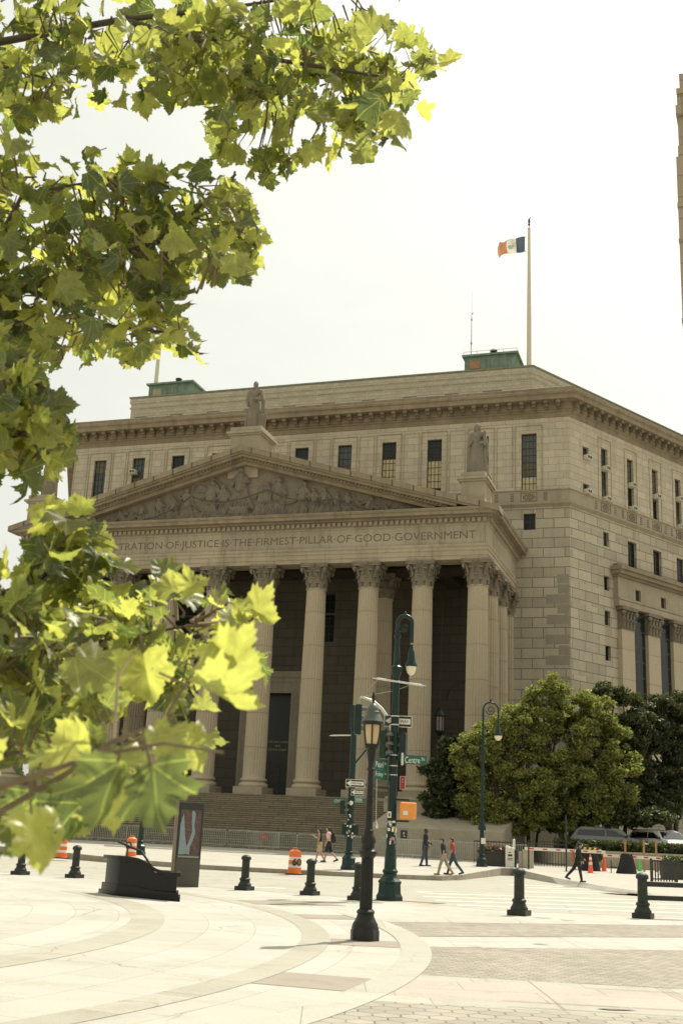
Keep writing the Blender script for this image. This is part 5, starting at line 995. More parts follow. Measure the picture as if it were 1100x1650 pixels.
b=MB(); b.tube([(-.52,-.12,5.76),(.68,-.12,5.63)],.03,8); b.tube([(-.52,-.12,5.76),(-.66,-.12,5.77)],[.025,.008],6); b.tube([(.68,-.12,5.63),(.82,-.12,5.62)],[.025,.008],6); b.build('cross_bar',M_SILV,t,smooth=50)
b=MB(); arm=[(-.05,.12,4.35),(-.17,.28,4.72),(-.36,.38,5.0),(-.60,.4,5.2),(-.84,.4,5.28),(-.97,.4,5.29)]; b.tube(arm,[.055,.05,.045,.04,.035,.03],8); b.build('signal_arm',M_SILV,t,smooth=50)
b=MB(); b.tube([(-.5,-.02,5.74),(-.98,.4,5.3)],.007,4); b.tube([(.4,-.02,5.64),(0,.2,5.5),(-.98,.4,5.3)],.007,4); b.tube([(-.98,.4,5.3),(-.98,.4,5.05)],.018,5); b.build('guy_wire',M_STEEL,t)
signal(t,(-1.0,.4,4.68),R(95),.8); signal(t,(-.27,-.1,4.0),R(70),.72); signal(t,(.24,.02,3.98),R(-110),.72)
b=MB(); b.box(-.3,.25,-.03,.03,4.28,4.33); b.box(-.3,.25,-.03,.03,3.68,3.73); b.tube([(-.05,0,4.6),(-.35,-.05,4.5),(-.55,-.1,4.38)],.02,5); b.build('signal_bracket',M_GRN,t)
oneway(t,.76,.31,(.09,.18,4.66),R(2))
b=MB(); [b.lathe([(.112,z_),(.112,z_+.03)],14) for z_ in (4.53,4.76,3.72,3.2,3.44)]; b.build('sign_bands',M_SILV,t)
sign(t,'street_name_sign',.62,.235,M_GRNS,(.57,-.1,3.63),0,None,[('Centre',.40,.17,-.07,-.005),('St',.09,.08,.215,.03)],M_WHITE)
b=MB(); b.box(.2,.26,-.14,-.06,3.48,3.8); b.build('sign_clamp',M_SILV,t)
sign(t,'street_name_sign',.42,.26,M_GRNS,(-.33,-.12,3.47),R(38),None,[('Pearl',.26,.155,-.06,0),('St',.06,.07,.14,.03)],M_WHITE)
sign(t,'street_name_sign',.42,.26,M_GRNS,(-.33,-.12,3.2),R(38),None,[('Foley',.26,.155,-.06,0),('Sq',.06,.07,.14,.03)],M_WHITE)
sign(t,'parking_sign',.16,.34,M_SIGNR,(.26,-.05,3.02),R(-25),M_WHITE,[('NO',.05,.03,0,.09),('STANDING',.09,.014,0,.02)],M_WHITE)
b=MB(); b.cbox((.42,-.08,2.30),(.44,.26,.44)); ps=b.build('pedestrian_signal',M_PED,t); ps.modifiers.new('bev','BEVEL').width=.03
b=MB(); b.cbox((.35,-.222,2.24),(.13,.01,.11)); b.build('label_plate',M_WHITE,ps)
for z_ in (2.58,2.03): b=MB(); b.tube([(.08,-.02,z_),(.45,-.05,z_)],.028,6); b.build('signal_bracket',M_GRN,t)
b=MB(); b.box(-.12,-.02,-.15,-.14,2.1,2.26); s_=b.build('sticker',M_WHITE,t); b=MB(); b.box(-.09,-.05,-.153,-.15,2.13,2.22); b.build('print',M_BLACK,s_)
stickers(t,.124,1.42,1.98,26,3)
# second green pole across the street
t=thing('signal_pole','green signal pole across the street with one way signs and stickers','signal pole',(1.03,52.8,.11),0)
b=MB(); octbase(b,.88,0); b.build('base',M_GRN,t,smooth=30); b=MB(); b.lathe([(.15,1.1),(.16,1.3),(.15,3.2),(.13,6.6),(.13,7.2)],16); b.build('pole',M_GRN,t,smooth=40)
b=MB(); b.lathe([(.2,1.3),(.24,1.35),(.25,1.9),(.2,1.98)],12); b.cbox((-.24,-.1,1.7),(.24,.24,.45)); b.cbox((.26,-.1,1.7),(.22,.24,.42)); b.build('control_box',M_GRN,t)
b=MB(); b.tube([(-.1,0,5.85),(-1.0,0,5.8)],.035,6); b.tube([(-1.,0,5.8),(-1.12,0,5.78)],[.03,.005],5); b.build('cross_bar',M_SILV,t,smooth=50); b=MB(); b.tube([(.1,0,4.6),(.8,-.1,5.5),(1.5,-.2,6.2)],.04,6); b.build('signal_arm',M_GRN,t,smooth=50)
signal(t,(-.1,-.3,6.65),R(80),1.); signal(t,(-.35,-.1,2.65),R(80),.9,2)
oneway(t,.86,.34,(.15,-.19,3.72)); oneway(t,.56,.28,(.26,-.2,3.33)); sign(t,'street_name_sign',.66,.25,M_GRNS,(-.48,-.1,2.92),0,None,[('CENTRE',.42,.13,-.06,0),('ST',.08,.06,.25,.03)],M_WHITE); sign(t,'street_name_sign',.34,.24,mat('faded sign green',(.12,.27,.2),.5),(.34,-.2,3.02),0,None,[('PEARL',.24,.08,0,0)],M_WHITE)
b=MB(); b.ball((.0,-.17,2.86),.09,.03,.1,10,6); b.build('sticker',M_WHITE,t); stickers(t,.255,1.32,1.9,22,8); stickers(t,.16,2.0,2.7,5,9)
# far crook lamp
t=thing('street_lamp','slim green crook street lamp standing in front of the trees','street lamp',(8.29,63.4,.25),R(4))
b=MB(); octbase(b,.74,0); b.build('base',M_GRN,t,smooth=30); b=MB(); b.lathe([(.12,.9),(.12,1.6),(.10,2.),(.09,3.5),(.065,7.2)],12); b.lathe([(.15,0),(.15,.1)],10,(0,0,5.9)); b.lathe([(.2,0),(.22,.12),(.16,.3)],10,(0,0,1.9)); b.build('pole',M_GRN,t,smooth=40)
b=MB(); p=crook(b,8.72,.95,.42,7.1); b.tube(p,[.06,.055]+[.045]*(len(p)-2),8); scroll(b,.40,8.3,.27,.025,1.5); b.ball((.42,0,8.83),.05,.05,.09,8,6); b.build('crook_arm',M_GRN,t,smooth=50)
b=MB(); b.lathe([(.05,7.5),(.08,7.35),(.13,7.3),(.15,7.1),(.25,6.98),(.25,6.92)],14,(.84,0,0)); b.build('lamp_hood',M_GRN,t,smooth=40); b=MB(); b.lathe([(.22,6.93),(.2,6.8),(.1,6.68),(.01,6.66)],14,(.84,0,0)); b.build('lamp_globe',M_GLOBE,t,smooth=60)
b=MB(); b.box(-.1,.14,-.30,-.29,1.2,1.5); b.build('sticker',M_WHITE,t)
# granite block with curved top
P1,P2,P3,P4=(-5.25,28.85),(-4.83,28.05),(-3.30,27.0),(-3.42,28.0)
t=thing('granite_plinth','low black polished granite block with a curved sloping top and handrail','monument',(-4.1,28.1,0)); O=Vector((-4.1,28.1))
Q=[Vector(p)-O for p in (P1,P2,P3,P4)]; cen=sum(Q,Vector((0,0)))/4
def station(s,o_):     # near and far points along the block, pushed outwards by o_
    n=Q[1].lerp(Q[2],s); f_=Q[0].lerp(Q[3],s); d=(n-f_).normalized(); l=(Q[2]-Q[1]).normalized(); e=-1+2*s
    return n+d*o_+l*e*o_,f_-d*o_+l*e*o_
def hh(s): 
    k=min(max((s-.28)/.5,0),1); k=k*k*(3-2*k); return .80-.27*k
def blk(name,o_,zf,zt_,m,n=20,par=t):
    b=MB(); rings=[]
    for i in range(n+1):
        s=i/n; a,c=station(s,o_); rings.append([(a.x,a.y,zf(s)),(c.x,c.y,zf(s)),(c.x,c.y,zt_(s)),(a.x,a.y,zt_(s))])
    b.loft(rings); return b.build(name,m,par,smooth=30)
blk('plinth',.13,lambda s:0,lambda s:.09 if s>.02 else .09,M_GRAN); blk('plinth',.07,lambda s:.09,lambda s:.20-.02*s+.06*(1-hh(0)/1)*0+(.05 if s<.3 else .05*(1-min((s-.3)/.3,1))),M_GRAN); blk('body',0,lambda s:.2,lambda s:hh(s),M_GRAN); blk('top_slab',.09,lambda s:hh(s)+.001,lambda s:hh(s)+.075,M_GRAN)
a,c=station(.02,0); d_=station(.62,0)[1]; b=MB(); b.tube([(c.x+.25,c.y-.3,1.19),(c.x+.85,c.y-.5,1.0),(d_.x+.05,d_.y-.3,.72)],.028,6); b.tube([(c.x+.5,c.y-.38,.85),(c.x+.5,c.y-.38,1.1)],.022,5); b.tube([(d_.x,d_.y-.3,.6),(d_.x+.0,d_.y-.3,.74)],.022,5); b.build('handrail',M_BLACK,t,smooth=50)
# map kiosk
t=thing('map_kiosk','dark street kiosk panel with a brown and pale blue poster map','kiosk',(-3.87,33.6,-.02),R(10))
b=MB(); b.box(-.34,.36,-.10,.10,0,2.3); b.build('panel',mat('kiosk grey brown',(.075,.067,.05),.45,.1),t); b=MB(); b.box(-.43,-.345,-.14,.12,0,2.36); b.build('side_fin',mat('kiosk side',(.20,.155,.105),.5,.1),t); b=MB(); b.box(-.33,.35,-.112,-.101,.78,2.28); f_=b.build('frame',M_BLACK,t)
b=MB(); b.box(-.27,.30,-.118,-.1125,.86,2.1); ps=b.build('poster',mat('poster brown',(.10,.06,.045),.3,.5,14),t)
mpm=mat('poster pale blue',(.22,.27,.29),.4,.1)
b=MB()
for pl_ in ([(-.27,.88),(-.04,.9),(-.06,1.1),(-.12,1.4),(-.16,1.75),(-.2,2.0),(-.27,1.7)],[(-.04,.9),(.03,.88),(.04,1.1),(.10,1.25),(.16,1.45),(.12,1.7),(.14,2.0),(.08,2.08),(.03,2.06),(.05,1.7),(.07,1.5),(0,1.25),(-.06,1.1)]): b.vprism(pl_,-.1205,-.1182)
b.build('map_shape',mpm,ps); b=MB(); b.box(-.28,.31,-.1205,-.118,.80,.85); b.build('caption_bar',mat('caption grey',(.25,.24,.2),.5),ps)
# drums
G='orange traffic drums along the far kerb'
def drum(loc,label,mark=None,h=.95,r=.27):
    t=thing('traffic_drum',label,'traffic drum',loc,0,G)
    b=MB(); b.lathe([(r+.06,0),(r+.06,.06),(r,.07),(r,.27*h),(r-.02,.28*h),(r-.02,.4*h),(r-.01,.41*h),(r-.01,.56*h),(r-.03,.57*h),(r-.03,.70*h),(r-.02,.71*h),(r-.03,.92*h),(r-.1,.97*h),(.1,h)],24); o=b.build('body',M_ORG,t,smooth=40)
    for z0,z1,rr2 in ((.28*h,.4*h,r-.015),(.57*h,.70*h,r-.025)): b=MB(); b.lathe([(rr2,z0),(rr2,z1)],24); b.build('reflective_band',M_WHITE,o,smooth=40)
    b=MB(); b.tube([(-.09,0,h-.01),(-.08,0,h+.06),(.08,0,h+.06),(.09,0,h-.01)],.018,5); b.build('handle',M_ORG,t)
    b=MB(); b.lathe([(r+.11,0),(r+.11,.045)],20); b.build('rubber_base',M_BLACK,t)
    if mark: 
        for (s,x,z) in mark: text('spray_mark',s,M_BLACK,t,h=.3,loc=(x,-r-.012,z),ext=.01,bold=.03)
    return t
drum((-1.26,49.9,-.09),'orange drum with black painted digits left of the walking couple',[('60',.09,.5)],1.0,.28)
drum((-11.86,53.8,.0),'orange drum with clean white bands nearest the left edge',None,.92,.25); drum((-9.15,56.3,.12),'orange drum behind the granite block, marked with a black letter',[('D',-.08,.55)],.92,.25)
t=thing('green_pole_base','dark green pole base behind the black granite block','pole base',(-9.05,58.2,.2)); b=MB(); octbase(b,.75,0); b.build('base',M_GRN,t,smooth=30); b=MB(); b.lathe([(.12,.95),(.11,1.9),(.16,1.92),(.05,2.05)],12); b.build('pole',M_GRN,t,smooth=40)
# crowd barriers
G='steel crowd barriers in front of the courthouse steps'
def barrier(loc,rz,label):
    t=thing('crowd_barrier',label,'barrier',loc,rz,G); L=2.3
    b=MB(); b.tube([(-L/2,0,.18),(-L/2,0,1.02),(-L/2+.06,0,1.08),(L/2-.06,0,1.08),(L/2,0,1.02),(L/2,0,.18)],.026,6); b.tube([(-L/2,0,.2),(L/2,0,.2)],.022,6); b.build('frame',M_STEEL,t,smooth=50)
    b=MB(); 
    for k in range(1,18): x=-L/2+L*k/18; b.box(x-.013,x+.013,-.013,.013,.2,1.07)
    b.build('bars',M_STEEL,t)
    for x in (-L/2+.3,L/2-.3): b=MB(); b.tube([(x,-.33,.0),(x,-.25,.03),(x,0,.22),(x,.25,.03),(x,.33,0)],.017,5); b.build('foot',M_STEEL,t,smooth=50)
    return t
k0=None; k=0; us=[]
u=-33.; 
while u<4.2: us.append(u); u+=2.36
for i,u in enumerate(us):
    x,y,_=CW(u,-14.5,0); rz=RZ+R(((i*7)%5-2)*1.2); v=-14.5+((i*3)%4-1.5)*.07; x,y,_=CW(u,v,0); z=GZ(y); lb='grey steel crowd barrier in the row before the courthouse steps'
    if k0 is None: k0=barrier((x,y,z),rz,lb)
    else: dup(k0,(x,y,z),rz,lb)
for (u,v,a,lb) in ((4.9,-13.9,32,'crowd barrier turned back at the right end of the row by the lamp'),(-.8,-15.3,8,None),(-10.2,-15.3,-9,None)):
    x,y,_=CW(u,v,0); dup(k0,(x,y,GZ(y)),RZ+R(a),lb or 'grey steel crowd barrier in the row before the courthouse steps')
t=thing('barrier_sign','small red sign hung on a crowd barrier near the orange drum','sign',(*CW(-10.4,-14.6,0)[:2],1.25),RZ); b=MB(); b.vprism([(-.28,-.18),(.28,-.18),(.28,.1),(.08,.1),(.08,.2),(-.08,.2),(-.08,.1),(-.28,.1)],-.01,.01); o=b.build('plate',M_RED,t)
b=MB(); b.box(-.2,.2,-.015,-.011,-.08,-.04); b.box(-.2,.1,-.015,-.011,0,.04); b.build('print',mat('faded print',(.5,.25,.2),.6),o)
# parking booths, barrier arms
t=thing('ticket_cabinet','white ticket cabinet with a sloped top beside a thin white post','cabinet',(10.0,64.6,.25),R(-5)); b=MB(); b.loft([[(-.26,-.2,0),(.2,-.2,0),(.2,.2,0),(-.26,.2,0)],[(-.26,-.2,1.12),(.2,-.2,1.03),(.2,.2,1.03),(-.26,.2,1.12)],[(-.2,-.14,1.2),(.16,-.14,1.08),(.16,.14,1.08),(-.2,.14,1.2)]]); o=b.build('body',M_WHITE,t)
b=MB(); b.box(-.14,.1,-.215,-.205,.62,.72); b.box(-.12,.02,-.215,-.205,.8,.84); b.box(-.16,.12,-.215,-.205,.5,.53); b.box(-.16,.12,-.215,-.205,.42,.45); b.build('notice',M_BRZ,o); b=MB(); b.box(.205,.33,-.18,.18,0,.95); b.build('side_panel',M_BLACK,t); b=MB(); b.lathe([(.07,.9),(.07,1.5),(.02,1.53)],10,(.2,.1,0)); b.build('post',M_WHITE,t)
t=thing('gate_cabinet','beige gate cabinet carrying the long red and white arm','gate barrier',(10.95,64.6,.25),R(-5)); b=MB(); b.box(-.28,.3,-.25,.25,0,1.0); b.box(-.5,-.29,-.15,.15,0,.9); b.build('cabinet',mat('beige cabinet',(.40,.36,.27),.6,.1),t)
def arm(parent,x0,x1,z0,z1,y=-.3,h=.16,n=6):
    b=MB(); b.loft([[(x0,y-.03,z0),(x0,y+.03,z0),(x0,y+.03,z0+h),(x0,y-.03,z0+h)],[(x1,y-.03,z1),(x1,y+.03,z1),(x1,y+.03,z1+h),(x1,y-.03,z1+h)]]); o=b.build('barrier_arm',M_WHITE,parent)
    for k in range(n):
        t_=(k+.35)/n; x=x0+(x1-x0)*t_; z=z0+(z1-z0)*t_; g=MB(); g.loft([[(x,y-.036,z+.05),(x,y-.031,z+.05),(x,y-.031,z+h-.04),(x,y-.036,z+h-.04)],[(x+.24,y-.036,z+.05),(x+.24,y-.031,z+.05),(x+.24,y-.031,z+h-.04),(x+.24,y-.036,z+h-.04)]]); g.build('red_stripe',M_RED,o)
arm(t,-.2,4.1,.98,.98)
t=thing('gate_post','post with the second red and white arm above the cones','gate barrier',(14.9,64.2,.25),R(-5)); b=MB(); b.box(3.0,3.2,-.2,.0,0,.9); b.build('post',M_BLACK,t); arm(t,0,3.2,.82,.78,h=.17,n=5)
for (x,y,h,lb) in ((10.7,62.9,1.55,'thin black stand post beside the beige gate cabinet'),(12.55,62.2,2.9,'taller thin black stand post crossing the red and white arm')):
    t=thing('stand_post',lb,'post',(x,y,.22)); b=MB(); b.lathe([(.045,0),(.04,h)],8); b.build('post',M_BLACK,t); b=MB()
    for a in range(4): b.tube([(0,0,.06),(.3*math.cos(a*PI/2+.4),.3*math.sin(a*PI/2+.4),.01)],.018,5)
    b.build('foot',M_BLACK,t)
def cone(loc,m,h,label,bands=True,tall=1.):
    t=thing('traffic_cone',label,'traffic cone',loc,R(20)); b=MB(); b.lathe([(.15,.03),(.13,.1),(.05,h*.85),(.035,h),(.01,h+.005)],16); o=b.build('cone',m,t,smooth=40); b=MB(); b.cbox((0,0,.02),(.42,.42,.04)); b.build('base',m,t)
    if bands:
        for a_,c_ in ((.45,.6),(.72,.86)): g=MB(); r=lambda k:.14*(1-k)+.04*k+.006; g.lathe([(r(a_),h*a_),(r(c_),h*c_)],16); g.build('white_band',M_WHITE,o,smooth=40)
    return t
cone((13.7,61.7,.23),M_CONE,.95,'orange cone with white bands beside the walking man in black'); cone((15.15,64.9,.26),M_CONE,.98,'plain bright orange cone between the two draped barriers',False); cone((17.8,67.6,.3),M_CGR,.75,'green cone beyond the bollard with rails',False)
def drape(loc,label,seed):
    t=thing('draped_barrier',label,'barrier',loc,R(-5)); b=MB(); q=random.Random(seed); rings=[]
    for z,k in ((0,1),(.3,.85),(.7,.62),(1.0,.5),(1.06,.35)):
        rings.append([((.55*k+.05*math.sin(j*2.3+z*2))*math.cos(2*PI*j/20),(.3*k+.03*math.sin(j*3.1))*math.sin(2*PI*j/20),z) for j in range(20)])
    b.loft(rings); b.build('cloth_cover',M_BLKC,t,smooth=50); b=MB(); b.box(-.85,-.5,-.03,.03,.3,.36); b.box(-.83,-.79,-.03,.03,0,.7); b.build('frame',M_BLACK,t); return t
drape((14.35,64.6,.26),'black draped barrier behind the cone with a striped board on top',1); drape((15.9,63.0,.24),'black draped barrier under the second red and white arm',2)
t=thing('striped_board','black and yellow striped board on top of a draped barrier','board',(14.2,64.15,1.42),R(-5)); b=MB(); b.box(-.42,.42,-.02,.02,-.11,.11); o=b.build('board',M_BLACK,t)
for k in range(3): b=MB(); x=-.36+.27*k; b.vprism([(x,-.1),(x+.13,-.1),(x+.2,.1),(x+.07,.1)],-.026,-.021); b.build('stripe',M_YEL,o)
def bush(name,loc,rx,rz_,label,m,n=1200,size=.09):
    t=thing(name,label,'shrub',loc); d=rng.normal(size=(n,3)); d/=np.linalg.norm(d,axis=1,keepdims=True); d*=rng.uniform(.75,1.05,(n,1)); foliage('foliage',t,d*np.array([rx,rx,rz_])+np.array([0,0,rz_+.25]),size,m); b=MB(); b.tube([(0,0,0),(0,0,rz_)],.05,6); b.build('stem',M_BARK,t); return t
M_BUSH=leafmat('clipped bush leaf',(.05,.075,.018),(.09,.12,.03),trans=.25)
bush('clipped_bush',(14.3,66.3,.6),.42,.42,'round clipped bush left of the other, behind the striped board',M_BUSH); bush('clipped_bush',(15.1,66.6,.5),.40,.40,'round clipped bush right of the other, behind the striped board',M_BUSH)
def planter(loc,w_,label,flowers=True):
    t=thing('planter',label,'planter',loc,R(-5)); b=MB(); b.box(-w_/2,w_/2,-.35,.35,0,.75); b.box(-w_/2-.05,w_/2+.05,-.4,.4,.75,.83); b.build('tub',mat('dark planter',(.045,.042,.032),.7),t); n=500; p=np.stack([rng.uniform(-w_/2,w_/2,n),rng.uniform(-.3,.3,n),rng.uniform(.8,1.12,n)],1); foliage('plants',t,p,.1,leafmat('reddish plant leaf',(.12,.05,.03),(.14,.08,.03),trans=.3) if flowers else M_BUSH); return t
planter((9.2,65.2,.25),1.7,'dark planter with reddish plants left of the ticket cabinet'); planter((17.4,58.9,.18),1.5,'dark planter with green hedge at the right edge',False)
# timber stakes
for (x,y,lb) in ((16.9,67.2,'leftmost timber stake behind the second gate arm'),(17.9,67.0,'middle timber stake behind the second gate arm'),(18.7,67.4,'rightmost timber stake behind the second gate arm')): b=MB(); b.box(-.05,.05,-.04,.04,0,1.75); b.box(-.06,.06,-.05,.05,1.45,1.7); tag(b.build('timber_stake',M_WOOD,None,loc=(x,y,.3)),lb,'stake',G and 'timber stakes behind the gate')
# iron fence right
t=thing('iron_fence','short black iron picket fence panel beyond the railed bollard','fence',(15.1,55.2,.12),R(12)); b=MB()
for k in range(9): x=k*.14; b.box(x,x+.05,-.02,.02,.05,1.0)
b.build('pickets',M_BLACK,t); b=MB(); b.box(-.05,1.25,-.025,.025,.92,.98); b.box(-.05,1.25,-.025,.025,.12,.17); b.box(-.08,0,-.04,.04,0,1.05); b.box(1.2,1.28,-.04,.04,0,1.05); b.build('rails',M_BLACK,t)
# forecourt terrace and wall at the right
b=MB(); b.box(13.6,60,70.5,140,-.2,1.15); o=b.build('terrace',M_SIDE); o['kind']='structure'
t=thing('low_wall','low stone wall holding the raised drive on the right','wall',(0,0,0)); b=MB(); b.box(13.4,60,70.2,70.5,-.2,1.25); b.build('wall',M_PL,t); b=MB(); b.box(13.3,60,70.1,70.6,1.25,1.35); b.build('coping',M_PL,t)
n=9000; p=np.stack([rng.uniform(13.8,30,n),rng.uniform(70.8,72.2,n),rng.uniform(1.2,1.95,n)],1); tag(foliage('hedge',None,p,.16,M_LFD),'low dark hedge on top of the wall under the trees','hedge')
# low back wall and fence left of the parked vehicles, in the trees' shade
t=thing('street_fence','dark iron fence running under the trees behind the planter','fence',(8.5,68.5,.35),R(-4)); b=MB()
for k in range(34): x=k*.16; b.box(x,x+.03,-.02,.02,0,1.3)
b.build('pickets',M_BLACK,t); b=MB(); b.box(0,5.3,-.03,.03,1.2,1.26); b.box(0,5.3,-.03,.03,.15,.2); b.build('rails',M_BLACK,t)
# ================= vehicles =================
M_CARW=mat('white car paint',(.72,.72,.68),.22,.02,spec=.7); M_CARG=mat('silver grey car paint',(.22,.235,.22),.3,.03,spec=.7); M_TYRE=mat('tyre',(.02,.02,.02),.8); M_CGL=mat('car glass',(.012,.014,.014),.08,spec=.8)
def car(loc,rz,m,label,van=False):
    t=thing('parked_car' if not van else 'parked_van',label,'car' if not van else 'van',loc,rz)   # front at +x
    L,W_,H_=(4.6,1.85,1.65) if not van else (5.6,1.95,2.1)
    prof=[(-L/2,.35),(-L/2-.03,.9),(-L/2+.1,1.08),(-L/2+.35,H_-.18),(-L/2+.7,H_),(L*.10,H_),(L*.22,H_-.12),(L*.32 if not van else L*.36,1.08),(L/2-.25,.98),(L/2-.02,.78),(L/2+.02,.45),(L/2-.05,.32)]
    b=MB(); rings=[]
    for y,k in ((-W_/2,.0),(-W_/2+.03,.5),(-W_/2+.12,1),(W_/2-.12,1),(W_/2-.03,.5),(W_/2,0)):
        rings.append([(x*(1-.012*(1-k)),y*(1-.13*max(0,(z-1.05))/.6) ,z-.02*(1-k) if z>1 else z) for x,z in prof])
    b.loft(rings); o=b.build('body',m,t,smooth=28)
    g=MB(); yy=W_/2*(1-.13*.45)
    for s_ in (-1,1):
        g.loft([[(x,s_*(W_/2*(1-.13*max(0,(z-1.05))/.6)+.006),z) for x,z in ((-L/2+.4,1.1),(-L/2+.55,H_-.2),(-.1,H_-.18),(-.1,1.1))],[(x,s_*(W_/2*(1-.13*max(0,(z-1.05))/.6)-.02),z) for x,z in ((-L/2+.4,1.1),(-L/2+.55,H_-.2),(-.1,H_-.18),(-.1,1.1))]])
        g.loft([[(x,s_*(W_/2*(1-.13*max(0,(z-1.05))/.6)+.006),z) for x,z in ((0,1.1),(0,H_-.18),(L*.11,H_-.2),(L*.27,1.1))],[(x,s_*(W_/2*(1-.13*max(0,(z-1.05))/.6)-.02),z) for x,z in ((0,1.1),(0,H_-.18),(L*.11,H_-.2),(L*.27,1.1))]])
    x0,x1=(L*.225,L*.315) if not van else (L*.235,L*.35); g.loft([[(x0,-W_/2*.8,H_-.15),(x0,W_/2*.8,H_-.15),(x1,W_/2*.9,1.12),(x1,-W_/2*.9,1.12)],[(x0+.02,-W_/2*.8,H_-.13),(x0+.02,W_/2*.8,H_-.13),(x1+.03,W_/2*.9,1.13),(x1+.03,-W_/2*.9,1.13)]]); g.build('windows',M_CGL,t)
    for sx in (-L*.30,L*.32):
        for s_ in (-1,1):
            g=MB(); pr=[(.2,-.11),(.33,-.11),(.35,-.06),(.35,.06),(.33,.11),(.2,.11)]; g.lathe([(r,z) for r,z in pr],24); wl=g.build('wheel',M_TYRE,t,smooth=35,loc=(sx,s_*(W_/2-.1),.35)); wl.rotation_euler=(PI/2,0,0); g=MB(); g.lathe([(.2,-.115),(.21,.115)],16); g.build('rim',M_STEEL,wl)
    for s_ in (-1,1): g=MB(); g.cbox((L/2-.14,s_*(W_/2-.28),.76),(.3,.42,.16)); g.build('headlight',mat('headlight glass',(.35,.36,.34),.1),t)
    g=MB(); g.box(L/2-.05,L/2+.03,-.45,.45,.5,.8); g.build('grille',M_BLACK,t); g=MB(); g.box(L/2-.02,L/2+.05,-.25,.25,.36,.48); g.build('number_plate',mat('plate orange',(.6,.35,.1),.5),t)
    for s_ in (-1,1): g=MB(); g.cbox((L*.27,s_*(W_/2+.1),1.12),(.12,.2,.14)); g.build('mirror',M_BLACK,t)
    return t
car((21.4,76.2,1.15),R(-70),M_CARW,'white car seen from the front at the right edge under the trees'); car((17.9,76.6,1.15),R(-2),M_CARG,'silver grey car parked side on behind the trees')
car((25.8,77.8,1.15),R(-75),mat('black car paint',(.02,.02,.022),.2,spec=.7),'dark car behind the white one at the right edge')
